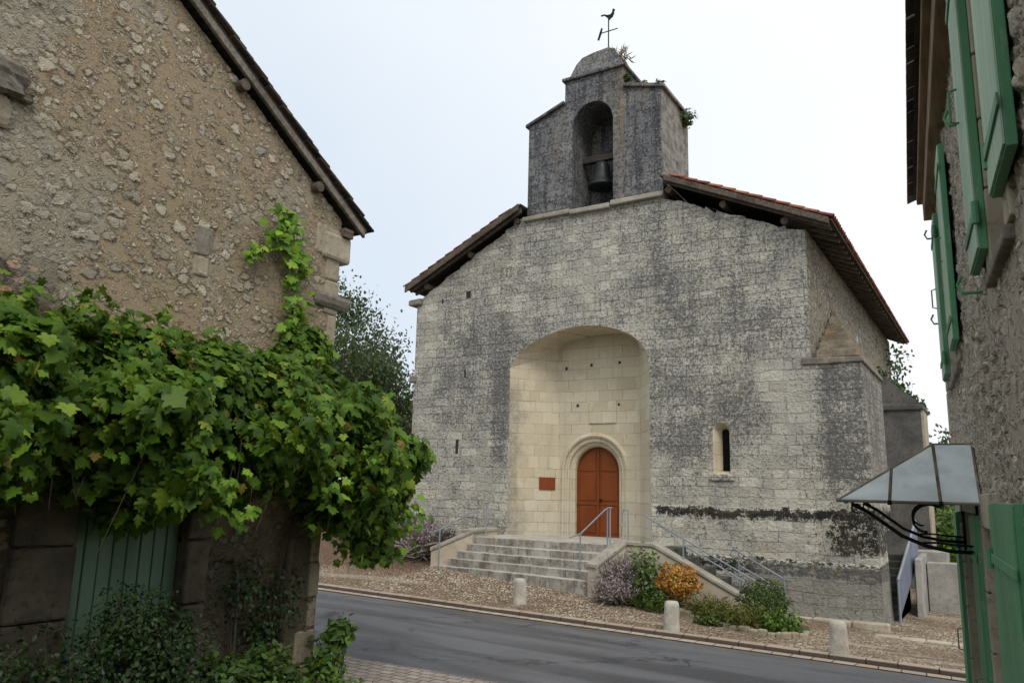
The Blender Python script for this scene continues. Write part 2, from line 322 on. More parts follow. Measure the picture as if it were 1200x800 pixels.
def mat_asphalt():
    k = NT('worn_asphalt'); p = k.pos(); x, y, z = k.xyz(p)
    s = k.noise(k.comb(k.ma('MULTIPLY', x, .16), k.ma('ADD', k.ma('MULTIPLY', y, 1.6), k.ma('MULTIPLY', x, .13))), 1.1, 5, .6)
    big = k.noise(p, .5, 4, .6); fine = k.noise(p, 60, 5, .8); v = k.voro(p, 90)
    col = k.mix(k.mr(s, .36, .62), (.058, .060, .068), (.125, .127, .134))
    col = k.mix(k.mr(big, .4, .7, 0., .5), col, (.085, .087, .093))
    col = k.mix(k.mr(fine, .55, .75, 0., .45), col, (.16, .155, .15))
    col = k.mix(k.mr(k.noise(p, 2.5, 5, .7), .64, .70, 0., .35), col, (.10, .085, .07))
    e = k.voro(k.vm('ADD', k.scale(p, (.55, 1, 1)), k.scale(k.noise(p, 2.2, 5, .7, col=True), (.7, .7, 0))), .55, 'DISTANCE_TO_EDGE')['Distance']
    ck = k.ma('MULTIPLY', k.mr(e, .004, .014, 1., 0.), k.mr(big, .45, .58)); col = k.mix(k.ma('MULTIPLY', ck, .8), col, (.022, .022, .024))
    ag = k.xyz(v['Color'])[0]; col = k.mix(k.mr(ag, .82, .95, 0., .4), col, (.22, .215, .205))
    ed_ = k.ma('ADD', y, k.ma('MULTIPLY', x, .0775)); dirt = k.ma('MULTIPLY', k.mr(ed_, 12.9, 13.4), k.mr(k.noise(p, 3, 5, .7), .40, .6, .15, .8)); col = k.mix(dirt, col, (.17, .14, .105))
    k.bump(fine, .6, .006); return k.done(col, k.mr(s, .35, .62, .42, .75))

def mat_cobble(name, a, b, j, wd, rh, obj=False):
    k = NT(name); p = k.pos(); x, y, z = k.xyz(p)
    wv = k.xyz(k.noise(p, 2.5, 2, col=True))
    q = k.n('TexBrick'); q.inputs['Scale'].default_value = 1; q.inputs['Brick Width'].default_value = wd; q.inputs['Row Height'].default_value = rh
    q.inputs['Mortar Size'].default_value = .012; q.inputs['Mortar Smooth'].default_value = .7
    q.inputs['Color1'].default_value = (*a, 1); q.inputs['Color2'].default_value = (*b, 1); q.inputs['Mortar'].default_value = (*j, 1)
    k.set(q.inputs['Vector'], k.comb(k.ma('MULTIPLY_ADD', wv[0], .1, x), k.ma('MULTIPLY_ADD', wv[1], .1, y)))
    f = k.noise(p, 22, 6, .7); col = k.mix(k.mr(f, .5, .7, 0., .5), q.outputs['Color'], (.10, .085, .07))
    nz = k.xyz(k.n('NewGeometry').outputs['Normal'])[2]; col = k.mix(k.mr(nz, .3, .75, .85, 0.), col, (.06, .045, .033))  # vertical kerb face darkened in the colour to carry its shadow
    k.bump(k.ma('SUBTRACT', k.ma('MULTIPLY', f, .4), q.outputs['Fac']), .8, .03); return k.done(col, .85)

def mat_ground():
    k = NT('dry_grass_earth'); p = k.pos(); n = k.noise(p, 1.2, 6, .7); f = k.noise(p, 18, 5, .7)
    col = k.mix(k.mr(n, .4, .6), (.10, .075, .045), (.065, .085, .03)); col = k.mix(k.mr(f, .5, .7, 0., .6), col, (.16, .12, .07))
    k.bump(f, .8, .03); return k.done(col, .95)

M = {}
M['facade'] = mat_facade(); M['niche'] = mat_niche(); M['belfry'] = mat_belfry()
M['lwall'] = mat_left_wall(); M['rwall'] = mat_right_wall(); M['swall'] = mat_side_wall()
M['ash'] = mat_stone('dressed_limestone', (.36, .31, .23), (.46, .41, .32), (.14, .125, .10), .55, 5)
M['ashd'] = mat_stone('grey_buttress_stone', (.085, .085, .085), (.15, .145, .135), (.035, .035, .035), .7, 4)
M['cap'] = mat_stone('orange_lichened_stone', (.12, .10, .072), (.215, .185, .14), (.035, .033, .03), .85, 6, .8, .75)
M['step'] = mat_step(); M['cope'] = mat_stone('coping_stone', (.30, .27, .225), (.40, .37, .31), (.12, .11, .095), .6, 5)
M['qst'] = mat_stone('tan_corner_stone', (.30, .255, .185), (.39, .335, .25), (.13, .115, .09), .6, 6, .6)
M['jamb'] = mat_stone('shade_toned_jamb_stone', (.075, .064, .047), (.135, .115, .085), (.03, .027, .021), .7, 5, .6)  # jamb colour lowered to carry the shade under the vine
M['stepd'] = mat_stone('dark_step_stone', (.05, .052, .045), (.10, .10, .085), (.02, .022, .018), .6, 6)  # darker step stone for the two side flights
M['render'] = mat_stone('cream_render', (.44, .38, .29), (.52, .46, .36), (.24, .21, .16), .35, 3, .15)
M['conc'] = mat_stone('grey_concrete', (.28, .27, .25), (.38, .365, .335), (.12, .12, .11), .5, 5, .25)
M['boll'] = mat_stone('pale_bollard_stone', (.40, .37, .31), (.55, .52, .46), (.16, .15, .12), .55, 9, .5, obj=True)
M['corb'] = mat_stone('dark_corbel_stone', (.17, .15, .125), (.30, .27, .225), (.06, .055, .05), .6, 8, .6)
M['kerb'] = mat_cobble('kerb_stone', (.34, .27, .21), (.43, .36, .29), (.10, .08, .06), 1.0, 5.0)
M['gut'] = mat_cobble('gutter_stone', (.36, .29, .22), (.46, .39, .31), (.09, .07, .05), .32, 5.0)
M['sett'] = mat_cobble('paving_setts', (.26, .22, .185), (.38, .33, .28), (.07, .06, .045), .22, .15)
M['gravel'] = mat_gravel(); M['asph'] = mat_asphalt(); M['earth'] = mat_ground()
M['door'] = mat_paint('rust_red_door_paint', (.185, .044, .007), (.115, .028, .006), .3, .5)
M['plaq'] = mat_paint('brown_red_plaque', (.19, .042, .012), (.12, .03, .012), .3, .5)
M['green'] = mat_paint('green_shutter_paint', (.095, .285, .145), (.28, .34, .25), .6, .55)
M['greenl'] = mat_paint('faded_green_paint', (.40, .56, .41), (.58, .60, .52), .75, .65)
M['gdoor'] = mat_paint('weathered_green_planks', (.15, .24, .165), (.25, .26, .20), .5, .7)
M['iron'] = mat_paint('black_iron', (.010, .010, .011), (.06, .035, .02), .3, .5, metal=.3)
M['rail'] = mat_paint('blue_grey_rail_paint', (.24, .28, .325), (.34, .36, .38), .4, .5)
M['panel'] = mat_paint('slate_blue_panel', (.155, .175, .235), (.26, .28, .33), .25, .5)
M['bell'] = mat_paint('dark_bronze', (.035, .04, .042), (.07, .09, .08), .3, .5, metal=.5)
M['woodd'] = mat_wood('grey_brown_timber', (.075, .058, .045), (.155, .125, .10), 1)
M['woodx'] = mat_wood('grey_rafter_timber', (.14, .12, .10), (.25, .22, .185), 0)
M['woodr'] = mat_wood('brown_cornice_timber', (.22, .15, .09), (.34, .24, .155), 1)
M['boards'] = mat_wood('dark_roof_boards', (.045, .038, .033), (.085, .07, .06), 0)
M['bark'] = mat_stone('tree_bark', (.09, .075, .06), (.15, .13, .105), (.03, .025, .02), .6, 9, .6)
M['vbark'] = mat_stone('vine_bark', (.055, .04, .03), (.10, .075, .055), (.02, .015, .012), .6, 14, .6)
M['tileR'] = mat_tile('red_canal_tile', (.16, .058, .038), (.27, .085, .05), (.34, .15, .09))
M['tileD'] = mat_tile('dark_flat_tile', (.035, .028, .025), (.07, .05, .042), (.12, .08, .06))
M['dark'] = NT('dark_glass').done((.006, .006, .008), .2)
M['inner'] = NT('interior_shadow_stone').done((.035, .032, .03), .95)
M['moss'] = mat_stone('moss', (.03, .032, .02), (.06, .055, .03), (.015, .015, .01), .5, 9, .8)
def mat_glass():
    k = NT('frosted_canopy_glass'); p = k.pos(); n = k.noise(p, 5, 5, .65); n2 = k.noise(k.scale(p, (1, 1, 3)), 2.2, 4)
    col = k.mix(k.mr(n, .42, .70), (.86, .93, .94), (.66, .73, .74)); col = k.mix(k.mr(n2, .5, .68, 0., .35), col, (.48, .50, .48))
    v = k.noise(p, 60, 2); k.bump(v, .25, .004)
    k.done(col, .28); k.b.inputs['Specular IOR Level'].default_value = .6
    tr = k.n('BsdfTranslucent'); k.set(tr.inputs[0], k.mix(.4, col, (.75, .82, .84))); ms = k.n('MixShader'); ms.inputs[0].default_value = .36
    k.t.links.new(k.b.outputs[0], ms.inputs[1]); k.t.links.new(tr.outputs[0], ms.inputs[2]); k.t.links.new(ms.outputs[0], k.out.inputs[0]); return k.m
M['glass'] = mat_glass()
M['vine'] = mat_leaf('grape_leaf', [(0., (.030, .072, .008)), (.35, (.070, .145, .014)), (.70, (.125, .225, .022)), (.90, (.22, .31, .034)), (.97, (.32, .36, .06)), (1., (.25, .12, .03))], .5, .5)
M['vineb'] = mat_leaf('young_grape_leaf', [(0., (.07, .16, .016)), (.5, (.15, .29, .025)), (1., (.26, .42, .045))], .5)
M['bushd'] = mat_leaf('dark_bush_leaf', [(0., (.010, .024, .008)), (.6, (.024, .052, .015)), (1., (.055, .10, .026))], .2)
M['weed'] = mat_leaf('bright_weed_leaf', [(0., (.04, .085, .016)), (.6, (.085, .17, .025)), (1., (.17, .28, .05))], .35)
M['fern'] = mat_leaf('fern_leaf', [(0., (.02, .045, .009)), (.6, (.045, .095, .016)), (1., (.09, .15, .03))], .3)
M['tree'] = mat_leaf('tree_leaf', [(0., (.030, .048, .020)), (.6, (.062, .090, .040)), (1., (.12, .15, .075))], .3, .55)
M['orange'] = mat_leaf('orange_bush_leaf', [(0., (.10, .10, .018)), (.3, (.42, .17, .02)), (.65, (.52, .20, .05)), (.85, (.60, .36, .08)), (1., (.42, .38, .08))], .2)
M['box'] = mat_leaf('box_leaf', [(0., (.025, .05, .009)), (.6, (.05, .092, .014)), (1., (.12, .15, .03))], .2)
M['flowr'] = mat_leaf('mixed_border_leaf', [(0., (.045, .07, .016)), (.5, (.11, .13, .03)), (.85, (.21, .20, .05)), (1., (.24, .11, .04))], .25)
M['lav'] = mat_leaf('lavender_stalk', [(0., (.15, .15, .095)), (.5, (.28, .24, .215)), (1., (.35, .27, .31))], .1, .8)
M['ivy'] = mat_leaf('ivy_leaf', [(0., (.022, .045, .015)), (.7, (.05, .085, .028)), (1., (.10, .13, .05))], .2)
M['dry'] = mat_leaf('dry_grass', [(0., (.16, .12, .06)), (1., (.33, .26, .14))], .2, .8)

# ------------------------------------------------------------ mesh helpers
class MB:
    def __init__(s): s.v = []; s.f = []; s.rn = []
    def add(s, vs, fs, rn=None):
        o = len(s.v); s.v += [tuple(v) for v in vs]; s.f += [tuple(i+o for i in f) for f in fs]
        s.rn += [random.random() if rn is None else rn]*len(vs); return s
    def hexa(s, p):      # 8 corners: bottom 4 ccw, top 4 ccw
        return s.add(p, [(3,2,1,0),(4,5,6,7),(0,1,5,4),(1,2,6,5),(2,3,7,6),(3,0,4,7)])
    def box(s, x0, x1, y0, y1, z0, z1):
        return s.hexa([(x0,y0,z0),(x1,y0,z0),(x1,y1,z0),(x0,y1,z0),(x0,y0,z1),(x1,y0,z1),(x1,y1,z1),(x0,y1,z1)])
    def prism(s, poly, vec):   # planar polygon extruded by vec
        n = len(poly); a = [Vector(p) for p in poly]; b = [p+Vector(vec) for p in a]
        return s.add(a+b, [tuple(range(n))[::-1], tuple(range(n, 2*n))] + [(i, (i+1) % n, n+(i+1) % n, n+i) for i in range(n)])
    def loft(s, a, b, close=False):
        n = len(a); r = n if close else n-1
        return s.add(list(a)+list(b), [(i, (i+1) % n, n+(i+1) % n, n+i) for i in range(r)])
    def tube(s, pts, r, n=8, cap=True):
        pts = [Vector(p) for p in pts]; m = len(pts); rs = r if isinstance(r, (list, tuple)) else [r]*m
        V = []; prev = None
        for i, p in enumerate(pts):
            t = (pts[min(i+1, m-1)]-pts[max(i-1, 0)]).normalized()
            a = t.cross(Vector((0,0,1))) if abs(t.z) < .95 else t.cross(Vector((1,0,0)))
            if prev is not None:
                a2 = prev - t*prev.dot(t)
                if a2.length > 1e-4: a = a2
            a.normalize(); prev = a; b = t.cross(a)
            for k in range(n):
                q = 2*math.pi*k/n; V.append(p + rs[i]*(math.cos(q)*a + math.sin(q)*b))
        F = [(i*n+k, i*n+(k+1) % n, (i+1)*n+(k+1) % n, (i+1)*n+k) for i in range(m-1) for k in range(n)]
        if cap: F += [tuple(range(n))[::-1], tuple(range((m-1)*n, m*n))]
        return s.add(V, F)
    def lathe(s, prof, c, n=20):
        V = [(c[0]+r*math.cos(2*math.pi*k/n), c[1]+r*math.sin(2*math.pi*k/n), c[2]+z) for r, z in prof for k in range(n)]
        m = len(prof); F = [(i*n+k, i*n+(k+1) % n, (i+1)*n+(k+1) % n, (i+1)*n+k) for i in range(m-1) for k in range(n)]
        F += [tuple(range(n))[::-1], tuple(range((m-1)*n, m*n))]
        return s.add(V, F)
    def build(s, name, mat, parent=None, bevel=0.0, smooth=False, rough=0.0):
        base = Vector(parent['_b']) if parent is not None and '_b' in parent else Vector((0,0,0))
        v = [Vector(q)-base for q in s.v]
        if rough: v = [q+Vector((random.uniform(-1,1), random.uniform(-1,1), random.uniform(-1,1)))*rough for q in v]
        me = bpy.data.meshes.new(name); me.from_pydata(v, [], s.f); me.update()
        at = me.attributes.new('rnd', 'FLOAT', 'POINT'); at.data.foreach_set('value', np.array(s.rn, np.float32))
        if smooth: me.polygons.foreach_set('use_smooth', [True]*len(me.polygons))
        me.materials.append(mat)
        o = bpy.data.objects.new(name, me); COL.objects.link(o)
        if parent is not None: o.parent = parent; o['_b'] = parent['_b'] if '_b' in parent else (0,0,0)
        if bevel:
            b = o.modifiers.new('bevel', 'BEVEL'); b.width = bevel; b.segments = 2; b.limit_method = 'ANGLE'
        return o
def thing(name, label, cat, base=(0,0,0), group=None):
    o = bpy.data.objects.new(name, None); COL.objects.link(o); o.location = base; o['_b'] = tuple(base)
    o.empty_display_size = .1; o['label'] = label; o['category'] = cat
    if group: o['group'] = group
    return o
def tag(o, label, cat, group=None):
    o['label'] = label; o['category'] = cat
    if group: o['group'] = group
    return o
def struct(o, kind='structure'): o['kind'] = kind; return o
def np_mesh(name, V, F, mat, parent=None, rnd=None, smooth=False):
    base = np.array(parent['_b']) if parent is not None and '_b' in parent else np.zeros(3)
    V = np.asarray(V, np.float32)-base.astype(np.float32); F = np.asarray(F, np.int32)
    me = bpy.data.meshes.new(name); k = F.shape[1]
    me.vertices.add(len(V)); me.vertices.foreach_set('co', V.ravel())
    me.loops.add(F.size); me.loops.foreach_set('vertex_index', F.ravel())
    me.polygons.add(len(F)); me.polygons.foreach_set('loop_start', np.arange(0, F.size, k, dtype=np.int32)); me.polygons.foreach_set('loop_total', np.full(len(F), k, np.int32))
    me.update(calc_edges=True)
    if rnd is not None:
        at = me.attributes.new('rnd', 'FLOAT', 'POINT'); at.data.foreach_set('value', np.asarray(rnd, np.float32))
    if smooth: me.polygons.foreach_set('use_smooth', np.ones(len(F), bool))
    me.materials.append(mat); o = bpy.data.objects.new(name, me); COL.objects.link(o)
    if parent is not None: o.parent = parent; o['_b'] = parent['_b'] if '_b' in parent else (0,0,0)
    return o

def leaf_template(kind):
    if kind == 'grape':
        o = [(0,.02),(.14,-.16),(.34,-.15),(.47,-.03),(.37,.10),(.58,.20),(.68,.38),(.50,.42),(.31,.47),(.40,.64),(.26,.74),(.15,.82),(0,1.06),
             (-.15,.82),(-.26,.74),(-.40,.64),(-.31,.47),(-.50,.42),(-.68,.38),(-.58,.20),(-.37,.10),(-.47,-.03),(-.34,-.15),(-.14,-.16)]
        V = [(0,.30,.05)]+[(x, y, -.20*(x*x+(y-.3)**2)-.05*(i % 2)) for i, (x, y) in enumerate(o)]
        F = [(0, 1+i, 1+(i+1) % len(o)) for i in range(len(o))]
    elif kind == 'oval':
        V = [(0,0,0),(.24,.28,-.02),(.26,.62,-.02),(0,1,-.08),(-.26,.62,-.02),(-.24,.28,-.02)]
        F = [(0,1,2),(0,2,3),(0,3,4),(0,4,5)]
    elif kind == 'stalk':
        V = [(-.016,0,0),(.016,0,0),(.013,.6,.03),(0,1,.0)]; F = [(0,1,2),(0,2,3)]
    elif kind == 'blade':
        V = [(-.05,0,0),(.05,0,0),(.035,.6,.05),(0,1,.0)]; F = [(0,1,2),(0,2,3)]
    V = np.array(V, float); V[:,1] -= .0
    return V, np.array(F)
def leaves(name, kind, P, N, size, mat, parent=None, upd=None, rnd=None, roll=.6):
    """one mesh of leaves: positions P, facing N, tip direction mostly downwards/outwards"""
    T, F = leaf_template(kind); n = len(P); P = np.asarray(P); N = np.asarray(N); N = N/np.linalg.norm(N, axis=1, keepdims=True)
    tip = np.tile(np.array([0,0,-1.]), (n,1)) if upd is None else np.asarray(upd, float)
    tip = tip + rng.normal(0, roll, (n,3)); tip = tip-(tip*N).sum(1, keepdims=True)*N
    tip /= np.linalg.norm(tip, axis=1, keepdims=True)+1e-9; sd = np.cross(tip, N)
    s = np.asarray(size)*np.ones(n); cw = rng.uniform(.85, 1.15, n)
    V = P[:,None,:] + s[:,None,None]*((T[None,:,0:1]*cw[:,None,None])*sd[:,None,:] + T[None,:,1:2]*tip[:,None,:] + (T[None,:,2:3]*rng.uniform(-.6, 3.6, n)[:,None,None])*N[:,None,:])
    FF = (F[None]+(np.arange(n)*len(T))[:,None,None]).reshape(-1,3)
    r = rng.random(n) if rnd is None else np.asarray(rnd)
    return np_mesh(name, V.reshape(-1,3), FF, mat, parent, np.repeat(r, len(T)))
def blob_points(c, r, n, shell=.35, squash=(1,1,1)):
    d = rng.normal(size=(n,3)); d /= np.linalg.norm(d, axis=1, keepdims=True)
    # lumpy radius
    f = 1+.14*np.sin(d[:,0]*5+c[0])*np.cos(d[:,1]*4.3+c[1])+.10*np.sin(d[:,2]*7+c[2]*3)
    rr = r*f*(1-shell*rng.random(n)**1.6)
    return np.array(c)+d*rr[:,None]*np.array(squash), d

# ------------------------------------------------------------ ground
def yk(x): return 14.66-(x+14.4)*.0775           # far kerb line
YN = 9.12
ZT = [(-60,2.6),(-22,1.4),(-14,1.12),(-12.7,1.06),(-10,.80),(-8,.57),(-6,.22),(-4,-.06),(-2.2,-.2),(6,-.3),(60,-.5)]
def zend(x): return float(np.interp(x, [a for a,_ in ZT], [b for _,b in ZT]))
def gz(x, y):
    if y > yk(x):
        s = min((y-yk(x))/5.2, 1.0); s = s*s*(3-2*s)*.5+s*.5
        return .07+s*(zend(x)-.07) + max(0, y-40)*.004
    if y > YN: return 0.02-.012*((y-11.8)/2.6)**2
    return .03+max(0, 8.0-y)*.112 if y > -4 else .03+12*.112
def sheet(name, xs, ys, zf, mat, kind='structure'):
    V = [(x, y, zf(x, y)) for y in ys for x in xs]; n = len(xs)
    F = [(j*n+i, j*n+i+1, (j+1)*n+i+1, (j+1)*n+i) for j in range(len(ys)-1) for i in range(n-1)]
    o = np_mesh(name, V, F, mat, smooth=True); return struct(o, kind)
xs = list(np.concatenate([np.linspace(-600,-60,10), np.linspace(-50,30,81), np.linspace(60,600,8)]))
ys = list(np.concatenate([np.linspace(-300,-20,8), np.linspace(-10,50,121), np.linspace(80,900,10)]))
sheet('ground', xs, ys, lambda x, y: gz(x, y)-.10, M['earth'])
def strip(name, x0, x1, ya, yb, n, m, zoff, mat, zf=gz):
    V = []; 
    for j in range(m+1):
        for i in range(n+1):
            x = x0+(x1-x0)*i/n; a = ya(x); b = yb(x); y = a+(b-a)*j/m; V.append((x, y, zf(x, y)+zoff))
    F = [(j*(n+1)+i, j*(n+1)+i+1, (j+1)*(n+1)+i+1, (j+1)*(n+1)+i) for j in range(m) for i in range(n)]
    return struct(np_mesh(name, V, F, mat, smooth=True))
strip('road', -60, 40, lambda x: YN-.1, lambda x: yk(x)-.10, 100, 10, 0.0, M['asph'], lambda x, y: 0.02-.012*((y-11.8)/2.6)**2)
strip('forecourt', -45, 30, lambda x: yk(x)+.14, lambda x: 42, 150, 90, 0.0, M['gravel'])
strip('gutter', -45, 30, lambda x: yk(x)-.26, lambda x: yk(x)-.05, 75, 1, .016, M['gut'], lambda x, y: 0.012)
k = MB()
for i in range(75):
    x0, x1 = -45+i, -44+i-.012
    z = .095+random.uniform(-.006,.006)
    k.hexa([(x0,yk(x0)-.02,-.05),(x1,yk(x1)-.02,-.05),(x1,yk(x1)+.15,-.05),(x0,yk(x0)+.15,-.05),(x0,yk(x0)+.0,z),(x1,yk(x1)+.0,z),(x1,yk(x1)+.15,z+.01),(x0,yk(x0)+.15,z+.01)])
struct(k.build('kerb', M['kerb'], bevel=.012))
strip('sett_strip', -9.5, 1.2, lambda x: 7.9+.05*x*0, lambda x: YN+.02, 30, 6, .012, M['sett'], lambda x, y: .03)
strip('alley', -8.0, .2, lambda x: -4, lambda x: 7.9, 24, 24, .004, M['earth'])

# ------------------------------------------------------------ church
YF = 19.0
church = thing('church', 'old limestone church with an arched niche, red door and bell gable', 'church', (-9.5, 19.0, 0.6))
ARCH = [(-11.90,.4),(-11.89,2.5),(-11.89,4.3),(-11.91,6.0),(-11.66,6.38),(-11.35,6.59),(-11.15,6.69),(-10.8,6.83),(-10.46,6.93),(-9.86,7.03),(-9.44,7.04),
        (-9.0,6.98),(-8.62,6.88),(-8.17,6.69),(-7.88,6.45),(-7.68,6.16),(-7.62,5.76),(-7.63,4.2),(-7.60,2.3),(-7.60,.4)]
BACK = [(-10.87,.4),(-10.86,2.5),(-10.86,4.3),(-10.88,6.1),(-10.88,6.50),(-10.87,6.65),(-10.80,6.74),(-10.6,6.82),(-10.4,6.87),(-9.76,6.95),(-9.23,6.97),
        (-8.9,6.95),(-8.7,6.90),(-8.5,6.79),(-8.40,6.68),(-8.34,6.5),(-8.32,6.2),(-8.33,4.2),(-8.33,2.3),(-8.33,.4)]
YB = 20.05
def ysplit(i): return [(x, YF, z) for x, z in i]
# gable outline, stepped courses along the rakes
def zl(x): return 8.60+(x+15.1)*.555           # left rake (wall)
def zr(x): return 10.42-(x+7.2)*.430
jit = lambda a: random.uniform(-a, a)
left_r = [(-15.47, 8.30)]
x = -15.35
while x < -11.6:
    st_ = random.uniform(.12,.38); left_r.append((x, zl(x)-.03+jit(.045))); left_r.append((x+st_*.93, zl(x+st_)-.06+jit(.03))); x += st_
left_r += [(-11.45, 10.44)]
right_r = []
x = -7.15
while x < -3.95:
    s_ = min(random.uniform(.12,.42), -3.66-x); right_r.append((x, zr(x)-.07+jit(.05))); right_r.append((x+s_*.95, zr(x+s_)-.05+jit(.05))); x += s_
right_r += [(-3.60, 8.86)]
ic = 10
fm = MB()
Lp = [(-15.43,-.6)] + [(-11.90,-.6)] + ARCH[:ic+1] + [(-9.44,10.45),(-11.40,10.45)] + left_r[::-1]
fm.add(ysplit(Lp), [tuple(range(len(Lp)))])
# window opening (outer splay)
WX0, WX1, WZ0, WZS = -5.98, -5.56, 3.02, 4.10
WR = (WX1-WX0)/2; WC = (WX0+WX1)/2
warc = [(WC+WR*math.cos(a), WZS+WR*.8*math.sin(a)) for a in np.linspace(math.pi, 0, 9)]
Rp1 = [(-7.60,-.6),(WC,-.6),(WC,WZ0),(WX0,WZ0)]+warc[:5]+[(WC, zr(WC)-.15)]+[q for q in right_r if q[0] < WC-.02][::-1]+[(-7.2,10.45),(-9.44,10.45)]+ARCH[ic:]
fm.add(ysplit(Rp1), [tuple(range(len(Rp1)))])
Rp2 = [(WC,-.6),(-3.60,-.6)]+right_r[::-1]
Rp2 = [q for q in Rp2 if q[0] > WC-.01]+[(WC, zr(WC)-.15)]+warc[4:]+[(WX1,WZ0),(WC,WZ0)]
fm.add(ysplit(Rp2), [tuple(range(len(Rp2)))])
# top of the wall and left end (thickness)
fm.loft([(x,YF,z) for x,z in left_r], [(x,YF+.9,z) for x,z in left_r]); fm.loft([(x,YF,z) for x,z in right_r], [(x,YF+.9,z) for x,z in right_r])
fm.add([(-15.43,YF,-.6),(-15.47,YF,8.3),(-15.47,36,8.3),(-15.43,36,-.6)], [(0,1,2,3)])
fm.add([(-11.45,YF,10.44),(-7.2,YF,10.44),(-7.2,YF+.9,10.44),(-11.45,YF+.9,10.44)], [(0,1,2,3)])
facade = fm.build('facade_wall', M['facade'], church)
# putlog holes and arrow slits: flat dark patches, the shade inside painted as colour
def hole_patch(cx, cz, w_, h_, y, par, dpt=.22):
    m = MB(); a = [(cx-w_/2,y-.004,cz-h_/2),(cx+w_/2,y-.004,cz-h_/2),(cx+w_/2,y-.004,cz+h_/2),(cx-w_/2,y-.004,cz+h_/2)]
    a = [(p[0]+jit(.012), p[1], p[2]+jit(.012)) for p in a]
    m.add(a, [(0,1,2,3)]); return m.build('putlog_hole_patch', M['inner'], par)
for cx, cz, w_, h_ in [(-13.49,8.36,.16,.22),(-14.46,8.26,.07,.14),(-13.51,5.92,.05,.24),(-13.70,3.74,.09,.42)]: hole_patch(cx, cz, w_, h_, YF, facade)
# niche: splayed jambs, soffit, back wall with door opening
nm = MB(); nm.loft([(x,YF,z) for x,z in ARCH], [(x,YB,z) for x,z in BACK])
DX, DW, DZ0, DZS = -9.70, .68, 1.28, 3.10
OW = DW+.34
oarc = [(DX+OW*math.cos(a), DZS+OW*math.sin(a)) for a in np.linspace(math.pi, 0, 25)]
hm = 12
Lb = [(-10.87,.4),(DX-OW,.4),(DX-OW,DZ0)]+oarc[:hm+1]+[(DX,6.95)]+[q for q in BACK[1:10] if q[0] < DX][::-1]
Rb = [(DX+OW,.4),(-8.33,.4)]+[q for q in BACK[9:-1] if q[0] > DX][::-1]+[(DX,6.95)]+oarc[hm:]+[(DX+OW,DZ0)]
for q in (Lb, Rb): nm.add([(x,YB,z) for x,z in q], [tuple(range(len(q)))])
niche = nm.build('portal_niche', M['niche'], church)
for cx, cz in [(-10.62,6.05),(-9.81,6.10),(-8.93,6.12),(-10.24,4.95),(-8.96,4.93)]: hole_patch(cx, cz, .075, .085, YB, niche)
b = MB().box(-9.86,-9.02,YB-.035,YB+.03,4.42,5.05); b.build('blank_stone_tablet', M['niche'], niche, bevel=.012)
# archivolt orders
am = MB()
def order(rad, y): return [(DX-rad,y,DZ0-.3)]+[(DX+rad*math.cos(a), y, DZS+rad*math.sin(a)) for a in np.linspace(math.pi, 0, 25)]+[(DX+rad,y,DZ0-.3)]
seq = [(OW,YB-.03),(OW-.03,YB-.05),(OW-.07,YB-.035),(OW-.08,YB+.03),(OW-.14,YB+.04),(OW-.16,YB+.015),(OW-.20,YB+.03),(OW-.21,YB+.11),(OW-.27,YB+.12),(OW-.29,YB+.10),(OW-.32,YB+.13),(DW,YB+.16),(DW,YB+.36)]
am.loft(order(OW+.05,YB), order(*seq[0]))
for a, c in zip(seq, seq[1:]): am.loft(order(*a), order(*c))
am.build('door_surround', M['niche'], church)
# door
YD = YB+.27
dm = MB(); dp_ = [(DX-DW,YD,DZ0)]+[(DX+DW*math.cos(a), YD, DZS+DW*math.sin(a)) for a in np.linspace(math.pi, 0, 25)]+[(DX+DW,YD,DZ0)]
dm.prism(dp_, (0,.06,0)); door = dm.build('door', M['door'], church)
door['label'] = 'rust red arched double door'
for sgn in (-1, 1):
    for z0, z1 in ((DZ0+.12, DZ0+.86), (DZ0+1.0, 3.02)):
        m = MB(); xa, xb = sorted((DX+sgn*.09, DX+sgn*(DW-.09)))
        m.box(xa, xb, YD-.018, YD+.01, z0, z1); m.build('door_panel', M['door'], door, bevel=.014)
    pts = [(DX+sgn*.09,3.10)]+[(DX+sgn*(.09+(DW-.18)*math.cos(a)*1.0), 3.10+(DW-.13)*math.sin(a)) for a in np.linspace(math.pi/2, 0, 10)]
    m = MB().prism([(x_,YD-.018,z_) for x_, z_ in pts], (0,.028,0)); m.build('door_panel', M['door'], door, bevel=.008)
m = MB().box(DX-.035,DX+.035,YD-.035,YD+.0,DZ0+.02,3.70); m.build('meeting_strip', M['door'], door, bevel=.008)
m = MB().box(DX-DW+.01,DX+DW-.01,YD-.026,YD+.0,DZ0+.88,DZ0+.96); m.build('door_rail', M['door'], door, bevel=.006)
m = MB().lathe([(.012,0),(.035,.0),(.04,.02),(.02,.05),(.03,.06)], (0,0,0), 12)
m.v = [(DX+.10+x_, YD-.05-z_, DZ0+1.02+y_) for x_, y_, z_ in m.v]; m.build('door_handle', M['iron'], door, smooth=True)
